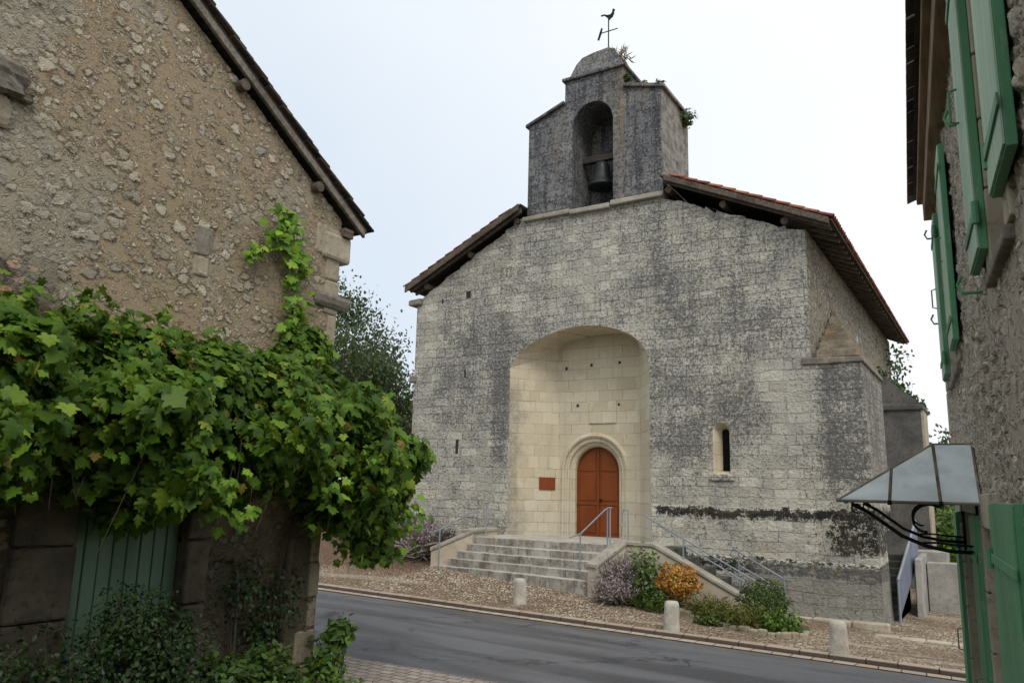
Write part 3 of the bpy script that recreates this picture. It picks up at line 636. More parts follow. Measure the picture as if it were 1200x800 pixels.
# window in the facade
wm = MB(); inn = .62
outer = [(WX0,YF,WZ0)]+[(x_,YF,z_) for x_, z_ in warc]+[(WX1,YF,WZ0)]
cx_ = WC+.02
inner = [(cx_+(x_-WC)*.42, YF+.32, WZ0+.08 if i in (0, len(outer)-1) else WZS+(z_-WZS)*.5-.05) for i, (x_, _, z_) in enumerate(outer)]
wm.loft(outer, inner); wm.add([outer[0], outer[-1], inner[-1], inner[0]], [(0,1,2,3)])
win = wm.build('lancet_window', M['niche'], church)
m = MB().add([(q[0],q[1]-.002,q[2]) for q in inner], [tuple(range(len(inner)))]); m.build('pane', M['dark'], win)
m = MB().box(WX0-.10,WX1+.10,YF-.06,YF+.05,WZ0-.16,WZ0-.01); m.build('window_sill', M['facade'], win, bevel=.03)
# set-off moulding and plinth
m = MB().prism([(-7.55,YF-.0,2.26),(-7.55,YF-.10,2.10),(-7.55,YF-.10,-.5),(-7.55,YF,-.5)], (7.55-3.62,0,0)); m.build('base_course', M['facade'], church, rough=.0)
m = MB().prism([(-7.0,YF-.09,1.12),(-7.0,YF-.26,1.02),(-7.0,YF-.30,-.5),(-7.0,YF-.09,-.5)], (7.0-2.34,0,0)); m.build('plinth', M['facade'], church)
pm = MB()
for x0, x1 in [(-5.35,-4.5),(-4.48,-3.75),(-3.73,-2.95),(-2.93,-2.22)]: pm.box(x0, x1, YF-.52, YF-.28, -.6, -.03+jit(.015))
pm.build('footing_stone', M['ash'], church, bevel=.03)
# corner buttress
bb = MB().hexa([(-3.62,YF-.002,-.6),(-2.33,YF-.002,-.6),(-2.33,20.45,-.6),(-3.62,20.45,-.6),(-3.62,YF-.002,5.56),(-2.52,YF-.002,5.56),(-2.52,20.4,5.56),(-3.62,20.4,5.56)])
bb.v = bb.v
bb.hexa([(-3.62,20.3,1.75),(-2.50,20.3,1.75),(-2.50,22.5,1.75),(-3.62,22.5,1.75),(-3.62,20.3,5.555),(-2.53,20.3,5.555),(-2.53,22.5,5.555),(-3.62,22.5,5.555)])
but = bb.build('buttress', M['facade'], church)
m = MB().hexa([(-3.80,YF-.06,5.56),(-2.46,YF-.06,5.56),(-2.46,22.56,5.56),(-3.80,22.56,5.56),(-3.80,YF-.05,5.74),(-2.46,YF-.05,5.70),(-2.50,22.56,5.70),(-3.80,22.56,5.74)]); m.build('string_course', M['corb'], but, bevel=.03, rough=.012)
cm = MB(); nst = 7
for i in range(nst):
    t0, t1 = i/nst, (i+1)/nst
    z0, z1 = 5.72+1.75*t0, 5.72+1.75*t1-.012
    lerp = lambda a, b_, t: a+(b_-a)*t
    a_ = t0; b_ = t1-.03
    f = lambda t: (lerp(-3.50,-3.60,t), lerp(-2.56,-3.55,t), lerp(YF+.03,22.2,t))
    (xl0, xr0, y00) = f(a_); (xl1, xr1, y01) = f(a_+.35/nst)
    cm.hexa([(xl0,y00,z0),(xr0,y00,z0),(xr0,22.5,z0),(-3.62,22.5,z0),(xl1,y01,z1),(xr1,y01,z1),(xr1,22.5,z1),(-3.62,22.5,z1)])
cm.build('weathered_cap', M['cap'], but, bevel=.03, rough=.012)
# nave side wall + rear buttress
nm2 = MB().add([(-3.60,YF+.0005,-.6),(-3.60,35.6,-.6),(-3.60,35.6,9.0),(-3.60,YF+.0005,8.90)], [(0,1,2,3)])
nm2.add([(-3.60,35.6,-.6),(-15.4,35.6,-.6),(-15.4,35.6,8.6),(-9.35,35.6,11.7),(-3.60,35.6,9.0)], [(0,1,2,3,4)])
nave = nm2.build('nave_wall', M['swall'], church)
m = MB(); m.prism([(-3.596,26.3,6.1),(-3.596,26.3,7.3)]+[(-3.596,26.55+.25*math.cos(a),7.3+.35*math.sin(a)) for a in np.linspace(math.pi,0,7)]+[(-3.596,26.8,6.1)], (-.02,0,0)); m.build('lancet_window', M['dark'], church)
b2 = MB().prism([(-3.65,28,-.6),(-2.0,28,-.6),(-2.06,28,5.36),(-3.65,28,5.36)], (0,1.6,0)); bt2 = b2.build('buttress', M['ashd'], church)
m = MB().prism([(-3.65,27.93,5.36),(-1.96,27.93,5.36),(-1.96,27.93,5.52),(-3.65,27.93,5.60)], (0,1.74,0)); m.build('string_course', M['ashd'], bt2, bevel=.03)
m = MB().prism([(-3.65,28.02,5.56),(-2.0,28.02,5.52),(-3.65,28.02,7.0)], (0,1.5,0)); m.build('weathered_cap', M['ashd'], bt2)
m = MB().box(-2.06,-1.985,28.02,29.6,-.6,5.35); m.build('buttress_quoin', M['ash'], bt2)
# belfry
BX0, BX1, BY1 = -11.47, -7.20, 21.15
bf = MB()
AX0, AX1, AZS = -9.98, -8.68, 13.02; AXC = (AX0+AX1)/2; AR = (AX1-AX0)/2
aarc = [(AXC+AR*math.cos(a), AZS+AR*1.08*math.sin(a)) for a in np.linspace(math.pi, 0, 17)]
Y0 = YF+.04
# front skin left, right of the opening
Lf = [(BX0,10.45),(AX0,10.45)]+aarc[:9]+[(AXC,14.55),(-10.24,14.55),(-10.24,13.86),(BX0,13.42)]
Rf = [(AX1,10.45),(BX1,10.45),(BX1,13.62),(-8.36,13.92),(-8.36,14.55),(AXC,14.55)]+aarc[8:]
for q in (Lf, Rf): bf.add([(x_,Y0,z_) for x_, z_ in q], [tuple(range(len(q)))])
bf.loft([(AX0,Y0,10.45)]+[(x_,Y0,z_) for x_, z_ in aarc]+[(AX1,Y0,10.45)], [(AX0,Y0+1.3,10.45)]+[(x_,Y0+1.3,z_) for x_, z_ in aarc]+[(AX1,Y0+1.3,10.45)])
bk = [(AX0,10.45)]+aarc+[(AX1,10.45)]; bf.add([(x_,Y0+1.3,z_) for x_, z_ in bk], [tuple(range(len(bk)))])
outl = [(BX0,10.45),(BX0,13.42),(-10.24,13.86),(-10.24,14.55),(-8.36,14.55),(-8.36,13.92),(BX1,13.62),(BX1,10.45)]
bf.loft([(x_,Y0,z_) for x_, z_ in outl], [(x_, BY1 if not -10.3 < x_ < -8.3 or z_ < 14 else BY1, z_) for x_, z_ in outl])
bf.add([(x_,BY1,z_) for x_, z_ in outl], [tuple(range(len(outl)))])
bel = bf.build('bell_gable', M['belfry'], church)
def slab(poly, h, name, mat, par, bev=.025): 
    m = MB(); n = len(poly); m.add([*poly]+[(x_,y_,z_+h) for x_, y_, z_ in poly], [tuple(range(n))[::-1], tuple(range(n,2*n))]+[(i,(i+1)%n,n+(i+1)%n,n+i) for i in range(n)]); return m.build(name, mat, par, bevel=bev)
o_ = .09
slab([(BX0-o_,Y0-o_,13.40-.03),(-10.25,Y0-o_,13.85),(-10.25,BY1+o_,13.85),(BX0-o_,BY1+o_,13.37)], .10, 'coping', M['belfry'], bel)
slab([(-8.35,Y0-o_,13.90),(BX1+o_,Y0-o_,13.57),(BX1+o_,BY1+o_,13.57),(-8.35,BY1+o_,13.90)], .11, 'coping', M['belfry'], bel)
slab([(-10.32,Y0-o_,14.56),(-8.28,Y0-o_,14.56),(-8.28,20.45,14.56),(-10.32,20.45,14.56)], .10, 'coping', M['belfry'], bel)
m = MB()    # rounded cap stone
pr = [(-10.12,14.66),(-10.11,14.92),(-10.03,15.16),(-9.86,15.36),(-9.5,15.45),(-8.95,15.49),(-8.70,15.38),(-8.54,15.08),(-8.46,14.66)]
ya, yb_ = Y0+.02, 20.35
m.add([(x_,ya,14.66) if i in (0,8) else (x_+(AXC-x_)*.12, ya+(z_-14.66)*.35, z_) for i, (x_, z_) in enumerate(pr)]+[(x_,yb_,14.66) if i in (0,8) else (x_+(AXC-x_)*.12, yb_-(z_-14.66)*.35, z_) for i, (x_, z_) in enumerate(pr)],
      [tuple(range(9)), tuple(range(9,18))[::-1]]+[(i,i+1,10+i,9+i) for i in range(8)])
m.build('cap_stone', M['belfry'], bel, bevel=.03)
sm = MB()
for x0, x1, z_ in [(-11.55,-10.0,10.36),(-9.98,-8.72,10.33),(-8.70,-7.15,10.38)]: sm.box(x0, x1, YF-.13, YF+.3, z_-.02, z_+.13)
sm.build('ledge', M['cope'], bel, bevel=.03, rough=.012)
# roof
XR, ZR = -9.35, 11.95
def roof_side(sgn, xe, ze, y0, y1, nm_):
    sd = Vector((xe-XR, 0, ze-ZR)); L = sd.length; u = sd/L; nrm = Vector((-u.z*sgn, 0, u.x*sgn)); 
    if nrm.z < 0: nrm = -nrm
    rf = thing(nm_, '', '', (0,0,0)); del rf['label']; del rf['category']
    return u, L, nrm, rf
roof = MB()
xl, zl_e = -15.75, 8.80; xr_, zr_e = -2.93, 8.98
YV = 18.62
def clip_poly(side):
    xe, ze = (xl, zl_e) if side < 0 else (xr_, zr_e)
    return xe, ze
def deck(side, drop, th, y0, y1):
    xe, ze = clip_poly(side); bx = BX0-.03 if side < 0 else BX1+.03
    zb = ZR+(bx-XR)*(ze-ZR)/(xe-XR)
    m = MB()
    for (xa, za, xb, zb_, ya_, yb2) in [(xe, ze, bx, zb, y0, y1), (bx, zb, XR, ZR, BY1+.03, y1)]:
        m.hexa([(xa,ya_,za-drop-th),(xb,ya_,zb_-drop-th),(xb,yb2,zb_-drop-th),(xa,yb2,za-drop-th),(xa,ya_,za-drop),(xb,ya_,zb_-drop),(xb,yb2,zb_-drop),(xa,yb2,za-drop)] if xa < xb else
               [(xb,ya_,zb_-drop-th),(xa,ya_,za-drop-th),(xa,yb2,za-drop-th),(xb,yb2,zb_-drop-th),(xb,ya_,zb_-drop),(xa,ya_,za-drop),(xa,yb2,za-drop),(xb,yb2,zb_-drop)])
    return m
roof_e = deck(-1, .05, .04, YV+.05, 35.9)
d2 = deck(1, .05, .04, YV+.05, 35.9); roof_e.add(d2.v, d2.f)
rooft = roof_e.build('roof', M['boards'], church)
def canal(side, pitch_y=.215, course=.36, rad=.095):
    xe, ze = clip_poly(side); sd = Vector((xe-XR,0,ze-ZR)); L = sd.length; u = sd/L; nrm = Vector((abs(u.z),0,0))
    nrm = Vector((-u.z,0,u.x)) if u.x > 0 else Vector((u.z,0,-u.x))
    V = []; F = []; rn = []; n = 5; k_ = 0
    ny = int((35.9-YV)/pitch_y); nc = int(L/course)+1
    bx = BX0-.05 if side < 0 else BX1+.05
    for j in range(ny+1):
        yc = YV+.09+j*pitch_y
        for c in range(nc):
            t0 = L+.03-c*course; t1 = max(t0-course-.07, 0)
            pm_ = XR+u.x*(t0+t1)/2
            if yc < BY1+.12 and ((side < 0 and pm_ > bx-.25) or (side > 0 and pm_ < bx+.25)): continue
            if c > 2 and yc > YV+1.3 and side > 0 and c < nc-1 and j % 1: continue
            r = random.random(); dz = random.uniform(-.006,.008)
            for t, rr, lift in ((t0, rad, .02+dz), (t1, rad*.82, .0)):
                base = Vector((XR, yc+random.uniform(-.006,.006), ZR))+u*t+nrm*(lift-.02)
                for q in range(n+1):
                    a = math.pi*q/n; V.append(base+Vector((0, rr*math.cos(a), 0))+nrm*(rr*.8*math.sin(a))); rn.append(r)
            o = k_*(2*(n+1)); k_ += 1
            F += [(o+q, o+q+1, o+n+2+q, o+n+1+q) for q in range(n)]
            # thickness lip at the lower edge
    ob = np_mesh('roof_tiles', V, F, M['tileR'], rooft, rn)
    so_ = ob.modifiers.new('solid', 'SOLIDIFY'); so_.thickness = .018; so_.offset = -1
    return ob
canal(-1); canal(1)
# verge boards, purlin ends, rafters
def along(side, xa, xb, y0, y1, dz0, dz1, name, mat, bevel=.01):
    xe, ze = clip_poly(side); f = lambda x_: ZR+(x_-XR)*(ze-ZR)/(xe-XR)
    m = MB().prism([(xa,y0,f(xa)-dz0),(xb,y0,f(xb)-dz0),(xb,y0,f(xb)-dz1),(xa,y0,f(xa)-dz1)], (0,y1-y0,0)); return m.build(name, mat, rooft, bevel=bevel)
along(1, -7.05, -2.99, YV, YV+.06, .03, .19, 'verge_board', M['woodd'])
along(-1, -15.72, -11.55, YV, YV+.06, .03, .22, 'verge_board', M['woodd'])
along(1, -7.10, -3.0, YV+.13, YV+.22, .10, .24, 'verge_rafter', M['woodd'])
along(-1, -15.6, -11.55, YV+.14, YV+.24, .10, .26, 'verge_rafter', M['woodd'])
for side, xsn in ((1, (-7.0,-5.55,-4.05)), (-1, (-15.05,-13.4,-11.75))):
    xe, ze = clip_poly(side)
    for x_ in xsn:
        z_ = ZR+(x_-XR)*(ze-ZR)/(xe-XR)-.36; m = MB().tube([(x_,YV+.26,z_),(x_,20.3,z_)], .09, 10); m.build('purlin', M['woodd'], rooft)
for i in range(31):
    y_ = 19.15+i*.54
    xe, ze = clip_poly(1); f = lambda x_: ZR+(x_-XR)*(ze-ZR)/(xe-XR)
    m = MB().prism([(-4.1,y_,f(-4.1)-.10),(-3.02,y_,f(-3.02)-.10),(-3.02,y_,f(-3.02)-.20),(-4.1,y_,f(-4.1)-.23)], (0,.09,0)); m.build('rafter', M['woodx'], rooft, bevel=.008)
    if i % 2 == 0:
        xe, ze = clip_poly(-1); f2 = lambda x_: ZR+(x_-XR)*(ze-ZR)/(xe-XR)
        m = MB().prism([(-15.70,y_,f2(-15.70)-.20),(-15.2,y_,f2(-15.2)-.23),(-15.2,y_,f2(-15.2)-.10),(-15.70,y_,f2(-15.70)-.10)], (0,.09,0)); m.build('rafter', M['woodx'], rooft)
m = MB().box(-15.75,-15.25,YF-.12,YF+.35,8.22,8.42); m.build('kneeler_stone', M['corb'], church, bevel=.05, rough=.02)
m = MB().box(-15.62,-15.35,YF-.05,YF+.4,5.75,5.95); m.build('kneeler_stone', M['corb'], church, bevel=.05, rough=.02)

# bell
bell = thing('bell', 'dark bronze bell hanging in the bell gable arch', 'bell', (-9.36, 19.75, 12.2))
m = MB().lathe([(.02,.0),(.12,.0),(.19,-.04),(.23,-.14),(.25,-.34),(.29,-.52),(.36,-.66),(.42,-.74),(.41,-.79),(.36,-.78)], (-9.36,19.75,12.1), 24); m.build('bell_body', M['bell'], bell, smooth=True)
m = MB().box(-9.95,-8.70,19.66,19.84,12.12,12.34); m.build('yoke', M['boards'], bell, bevel=.03)
m = MB().tube([(-9.36,19.75,11.5),(-9.36,19.75,11.22)], [.02,.05], 8); m.build('clapper', M['iron'], bell)
# weather vane
vane = thing('weathervane', 'thin iron weathercock with cross arms on top of the bell gable', 'weathervane', (-9.13, 19.7, 15.35))
m = MB().tube([(-9.13,19.7,15.35),(-9.13,19.7,16.72)], .020, 8); m.build('pole', M['iron'], vane)
m = MB().tube([(-9.40,19.7,16.28),(-8.83,19.7,16.28)], .016, 8); m.build('crossbar', M['iron'], vane)
m = MB().prism([(-9.36,19.69,16.28),(-9.44,19.69,16.06),(-9.50,19.69,16.08),(-9.43,19.69,16.31),(-9.37,19.69,16.46),(-9.33,19.69,16.43)], (0,.02,0)); m.build('arrow', M['iron'], vane)
rp = [(-.42,.06),(-.44,.13),(-.25,.12),(-.12,.05),(.05,.03),(.14,.12),(.15,.24),(.20,.27),(.25,.22),(.29,.18),(.24,.15),(.23,.02),(.16,-.12),(.04,-.18),(.0,-.24),(-.05,-.17),(-.14,-.06),(-.28,.07)]
m = MB().prism([(-9.10+x_*.66, 19.69, 16.80+z_*.7) for x_, z_ in rp], (0,.025,0)); m.build('rooster', M['iron'], vane)
# plants on the belfry
def tuft(c, n, r, mat, name, par, kind='oval', sz=.08):
    P, D = blob_points(c, r, n, .9); return leaves(name, kind, P, D+np.array([0,0,.4]), sz, mat, par, upd=D)
t = tag(tuft((-7.1,20.75,13.42), 260, .30, M['ivy'], 'fern', None, 'oval', .11), 'small green shrub rooted in the right cornice of the bell gable', 'plant')
for c, lab in (((-8.30,19.2,14.25),'dark weed tuft beside the central block of the bell gable'),((-7.75,19.1,13.86),'dark weed tuft midway along the right coping of the bell gable'),((-7.28,19.1,13.75),'dark weed tuft at the front right corner of the bell gable')):
    tag(tuft(c, 60, .13, M['bushd'], 'weed_tuft', None, 'oval', .12), lab, 'plant', 'weed tufts on the bell gable')
P = np.array([(-8.75+rng.uniform(-.3,.3), 19.4+rng.uniform(-.1,.5), 15.25) for _ in range(120)]); D = rng.normal(size=(120,3))*.35+np.array([0,0,1])
tag(leaves('grass_tuft', 'blade', P, rng.normal(size=(120,3)), .26, M['dry'], None, upd=D, roll=.1), 'dry grass tuft growing on the rounded cap of the bell gable', 'grass tuft')
# plaque on the splayed jamb
a0 = Vector((-11.895,YF,0)); a1 = Vector((-10.865,YB,0)); dj = (a1-a0).normalized(); nj = Vector((dj.y,-dj.x,0))
pc = a0.lerp(a1, .785)+nj*.0
m = MB(); hw, hh = .24, .17
def jb(u_, n_, z_): return tuple(pc+dj*u_+nj*n_+Vector((0,0,z_)))
pq = thing('plaque', 'plain brown red plaque on the niche wall left of the church door', 'plaque', tuple(pc+Vector((0,0,2.72))))
m.hexa([jb(-hw,.005,2.55),jb(hw,.005,2.55),jb(hw,.035,2.55),jb(-hw,.035,2.55),jb(-hw,.005,2.90),jb(hw,.005,2.90),jb(hw,.035,2.90),jb(-hw,.035,2.90)]); m.build('board', M['plaq'], pq, bevel=.006)
# ivy at the back end of the nave and on the rear buttress
P1 = np.column_stack([rng.normal(-3.35,.28,900), rng.uniform(33,35.9,900), rng.uniform(2,8.6,900)])
P2 = np.array([(x_, 29.2+rng.uniform(0,.9), 7.0-(x_+3.6)*.95+rng.normal(0,.13)) for x_ in rng.uniform(-3.6,-2.0,520)])
P_ = np.vstack([P1,P2]); tag(leaves('ivy', 'oval', P_, rng.normal(size=(len(P_),3))+np.array([.8,-.8,.5]), .17, M['ivy']), 'dark ivy climbing the far corner of the church side wall', 'ivy')

# ------------------------------------------------------------ front steps
st = thing('front_steps', 'wide worn stone steps with low side walls below the church door', 'steps', (-10.2, 17.2, .5))
edge = {1.30:((-11.86,17.43),(-8.10,17.45)), 1.115:((-12.0,17.25),(-7.98,17.02)), .93:((-12.2,17.10),(-7.98,16.77)), .745:((-12.4,16.98),(-7.98,16.52)), .56:((-12.75,16.85),(-7.98,16.27))}
ks = sorted(edge, reverse=True)
for i, z_ in enumerate(ks):
    (xa, ya_), (xb, yb2) = edge[z_]
    if i == 0:
        poly = [(xa,ya_,z_-.24),(xb,yb2,z_-.24),(-7.0,17.45,z_-.24),(-7.0,YB+.4,z_-.24),(-11.9,YB+.4,z_-.24),(-12.0,18.2,z_-.24)]
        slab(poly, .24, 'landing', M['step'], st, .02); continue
    # each step: four to five stones with open joints
    (pxa, pya), (pxb, pyb) = edge[ks[i-1]]; nseg = 4+(i % 2); cuts = [0]+sorted((j+random.uniform(-.2,.2))/nseg for j in range(1, nseg))+[1]
    m = MB()
    for c0, c1 in zip(cuts, cuts[1:]):
        A0, A1 = xa+(xb-xa)*c0, xa+(xb-xa)*c1-.012; B0, B1 = ya_+(yb2-ya_)*c0, ya_+(yb2-ya_)*c1
        dzz = jit(.008); e = jit(.01)
        m.hexa([(A0,B0+e,-.2),(A1,B1+e,-.2),(A1,18.0,-.2),(A0,18.0,-.2),(A0,B0+e,z_+dzz),(A1,B1+e,z_+dzz),(A1,18.0,z_+dzz),(A0,18.0,z_+dzz)])
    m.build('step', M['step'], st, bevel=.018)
def wall_run(pts, th, name, mat, par, capmat, ch=.09, side=1):
    """low wall along pts (x,y,ztop), bottom in the ground"""
    m = MB(); c = MB()
    for (p, q) in zip(pts, pts[1:]):
        a, b_ = Vector(p[:2]), Vector(q[:2]); t_ = (b_-a).normalized(); n_ = Vector((-t_.y, t_.x))*th*side
        m.hexa([(a.x,a.y,-.4),(b_.x,b_.y,-.4),(b_.x+n_.x,b_.y+n_.y,-.4),(a.x+n_.x,a.y+n_.y,-.4),(a.x,a.y,p[2]-ch),(b_.x,b_.y,q[2]-ch),(b_.x+n_.x,b_.y+n_.y,q[2]-ch),(a.x+n_.x,a.y+n_.y,p[2]-ch)])
        e = n_.normalized()*.035; f_ = t_*.03
        A = a-e-f_*(p is pts[0]); B = b_-e+f_*(q is pts[-1]); C_ = b_+n_+e+f_*(q is pts[-1]); D_ = a+n_+e-f_*(p is pts[0])
        c.hexa([(A.x,A.y,p[2]-ch+.002),(B.x,B.y,q[2]-ch+.002),(C_.x,C_.y,q[2]-ch+.002),(D_.x,D_.y,p[2]-ch+.002),(A.x,A.y,p[2]),(B.x,B.y,q[2]),(C_.x,C_.y,q[2]),(D_.x,D_.y,p[2])])
    o = m.build(name, mat, par); c.build('coping', capmat, o, bevel=.018); return o
wall_run([(-12.84,16.82,.98),(-11.98,17.46,1.46),(-11.95,18.6,1.50)], .36, 'side_wall', M['render'], st, M['cope'], side=1)
wall_run([(-7.98,16.18,.96),(-7.66,16.95,1.44)], .32, 'side_wall', M['render'], st, M['cope'], side=-1)
ramp = wall_run([(-7.66,16.97,1.44),(-6.75,16.97,1.43),(-4.55,16.97,.34)], .28, 'parapet_wall', M['render'], st, M['cope'], side=1)
# side flight hidden behind the parapet, going down to the right
for i in range(6):
    m = MB().box(-6.95+i*.36,-6.59+i*.36,17.26,18.68,-.3,1.28-i*.2); m.build('step', M['stepd'], st, bevel=.015)

# hand rails (grey-blue painted tube)
G = 'grey blue handrails round the church steps'
def rail(label, posts, bars, base):
    t = thing('handrail', label, 'handrail', base, G)
    for p in posts: m = MB().tube(p, .018, 8); m.build('post', M['rail'], t)
    for b_ in bars: m = MB().tube(b_, .017, 8); m.build('rail', M['rail'], t)
rail('blue grey handrail sloping over the left end of the front steps', [[(-12.55,16.78,.5),(-12.55,16.78,1.45)]], [[(-12.82,16.62,1.40),(-12.72,16.66,1.38),(-12.55,16.78,1.46),(-11.95,17.28,1.90),(-11.83,17.38,1.93),(-11.78,17.42,1.85)]], (-12.55,16.78,.5))
rail('single blue grey post at the top left corner of the landing', [[(-11.75,17.75,1.3),(-11.75,17.75,2.16)]], [[(-11.80,17.74,2.16),(-11.66,17.75,2.16)]], (-11.75,17.75,1.3))
rail('blue grey handrail sloping beside the right wall of the front steps', [[(-8.22,16.28,.7),(-8.22,16.28,1.60)],[(-8.00,17.25,1.3),(-8.00,17.25,2.16)],[(-7.93,17.25,1.3),(-7.93,17.25,2.16)]], [[(-8.38,16.05,1.50),(-8.22,16.28,1.58),(-8.03,17.15,2.10),(-7.97,17.25,2.16),(-7.88,17.25,2.16)]], (-8.1,16.9,1.0))
rail('lone blue grey post with a curled end right of the church door', [[(-7.45,17.2,1.4),(-7.45,17.2,2.12)]], [[(-7.45,17.2,2.12),(-7.56,17.2,2.14),(-7.60,17.2,2.04),(-7.60,17.2,1.86),(-7.55,17.2,1.82)]], (-7.45,17.2,1.4))
rail('long blue grey handrail descending along the side flight right of the door', [[(-6.1,17.1,1.05),(-6.1,17.1,1.58)],[(-4.45,17.1,.2),(-4.45,17.1,.74)]], [[(-7.0,17.1,2.02),(-6.1,17.1,1.56),(-4.45,17.1,.72),(-4.2,17.1,.70)],[(-6.1,17.1,1.42),(-4.45,17.1,.58)]], (-5.3,17.1,.6))
rail('blue grey wall side handrail behind the descending parapet', [[(-5.3,18.55,.4),(-5.3,18.55,1.25)],[(-4.3,18.55,-.1),(-4.3,18.55,.75)]], [[(-5.45,18.55,1.35),(-5.3,18.55,1.25),(-4.3,18.55,.72),(-4.1,18.55,.70)],[(-5.3,18.55,.95),(-4.3,18.55,.45)]], (-4.8,18.55,.2))

# ------------------------------------------------------------ bollards
bp = thing('bollard', 'weathered stone bollard in front of the church steps', 'bollard', (-9.02,15.02,gz(-9.02,15.02)), 'stone bollards along the kerb')
zb0 = gz(-9.02,15.02)
m = MB(); n = 22
prof = [(.150,-.1),(.158,.0),(.152,.05),(.146,.25),(.138,.42),(.130,.475),(.110,.505),(.06,.515)]
for r_, z_ in prof: pass
V = []; 
for r_, z_ in prof:
    for k_ in range(n):
        a = 2*math.pi*k_/n; rr = r_*(1+.05*math.cos(4*a)+.02*math.sin(3*a+z_*8)+random.uniform(-.02,.02)); V.append((-9.02+rr*math.cos(a), 15.02+rr*math.sin(a), zb0+z_+random.uniform(-.004,.004)))
mm = len(prof); m.add(V, [(i*n+k_, i*n+(k_+1)%n, (i+1)*n+(k_+1)%n, (i+1)*n+k_) for i in range(mm-1) for k_ in range(n)]+[tuple(range((mm-1)*n, mm*n))])
shaft = m.build('shaft', M['boll'], bp, smooth=True)
for (x_, y_), lab, rz in (((-5.35,14.31),'weathered stone bollard in front of the orange bush',1.1),((-2.42,13.95),'weathered stone bollard in front of the church corner buttress',2.6)):
    c = bp.copy(); COL.objects.link(c); c.location = (x_, y_, gz(x_, y_)); c.rotation_euler = (jit(.03), jit(.03), rz); c['label'] = lab
    s_ = shaft.copy(); COL.objects.link(s_); s_.parent = c

# ------------------------------------------------------------ planting in front of the church
ed = MB(); pts = [(-6.0,16.1),(-5.3,15.65),(-4.6,15.3),(-4.0,15.05),(-3.5,15.0),(-3.2,15.4),(-3.3,16.2)]
path = []
for (a, b_) in zip(pts, pts[1:]):
    for t_ in np.linspace(0,1,4)[:-1]: path.append((a[0]+(b_[0]-a[0])*t_, a[1]+(b_[1]-a[1])*t_))
for (a, b_) in zip(path, path[1:]):
    d_ = Vector((b_[0]-a[0], b_[1]-a[1])); nn = Vector((-d_.y,d_.x)).normalized()*.12; A = Vector(a); B = Vector(b_)-d_.normalized()*.012; z_ = gz(*a)+.085+jit(.02)
    ed.hexa([(A.x,A.y,-.4),(B.x,B.y,-.4),(B.x+nn.x,B.y+nn.y,-.4),(A.x+nn.x,A.y+nn.y,-.4),(A.x,A.y,z_),(B.x,B.y,z_),(B.x+nn.x,B.y+nn.y,z_),(A.x+nn.x,A.y+nn.y,z_)])
tag(ed.build('bed_edging', M['qst'], bevel=.025, rough=.006), 'curved row of pale edging stones round the flower bed', 'edging')
bedpoly = path+[(-3.5,16.9),(-7.6,16.9),(-7.8,16.0),(-6.9,15.9)]
m = MB().add([(x_,y_+.05,gz(x_,y_)+.05) for x_, y_ in bedpoly], [tuple(range(len(bedpoly)))]); struct(m.build('bed_soil', M['earth']))

def shrub(name, label, c, r, n, mat, sz, sq=(1,1,.8), kind='oval', group=None, stems=True, shell=.4):
    g = gz(c[0], c[1]); t = thing(name, label, 'shrub', (c[0], c[1], g), group)
    P, D = blob_points((c[0], c[1], g+c[2]), r, n, shell, sq); ok = P[:,2] > g-.03; P, D = P[ok], D[ok]
    leaves('foliage', kind, P, D+rng.normal(0,.6,D.shape)+np.array([0,0,.3]), sz*rng.uniform(.7,1.3,len(P)), mat, t, upd=D, roll=.7)
    m = MB()
    for k_ in range(5):
        a = k_*1.3; m.tube([(c[0],c[1],g-.05),(c[0]+.3*r*math.cos(a),c[1]+.3*r*math.sin(a),g+c[2]*.6),(c[0]+.6*r*math.cos(a),c[1]+.6*r*math.sin(a),g+c[2]*1.1)], [.018,.012,.005], 6)
    m.build('stem', M['bark'], t); return t
shrub('orange_bush', 'round bush with orange and yellow leaves in front of the parapet', (-5.95,16.3,.58), .43, 2800, M['orange'], .06, (1.08,1,.82), shell=.45)
shrub('green_bush', 'compact dark green bush at the right end of the flower bed', (-4.12,16.1,.50), .44, 3000, M['box'], .05, (1.08,1,.85), shell=.4)
shrub('leafy_shrub', 'loose green shrub between the lavender and the orange bush', (-6.75,16.45,.50), .50, 900, M['weed'], .10, (.8,.8,1.35), shell=.9)
shrub('low_shrub', 'low dark green shrub under the orange bush', (-6.35,15.95,.16), .36, 800, M['box'], .07, (1.3,.8,.7))
for c, lab, mt in (((-5.25,16.0,.18),'straggling yellow green plant right of the orange bush','flowr'),((-4.8,15.75,.18),'yellow green plant in the middle of the flower bed','flowr'),((-4.3,15.45,.18),'reddish tinged plant in front of the dark green bush','flowr'),((-3.65,15.45,.22),'bright green leafy plant at the tip of the flower bed','weed'),((-5.0,15.4,.06),'low green plant trailing over the bed edging stones','box')):
    shrub('border_plant', lab, c, .36 if c[2] > .1 else .26, 800, M[mt], .15 if mt == 'flowr' else .07, (1.15,.8,.7), kind='blade' if mt == 'flowr' else 'oval', group='border plants in the flower bed', shell=.95)
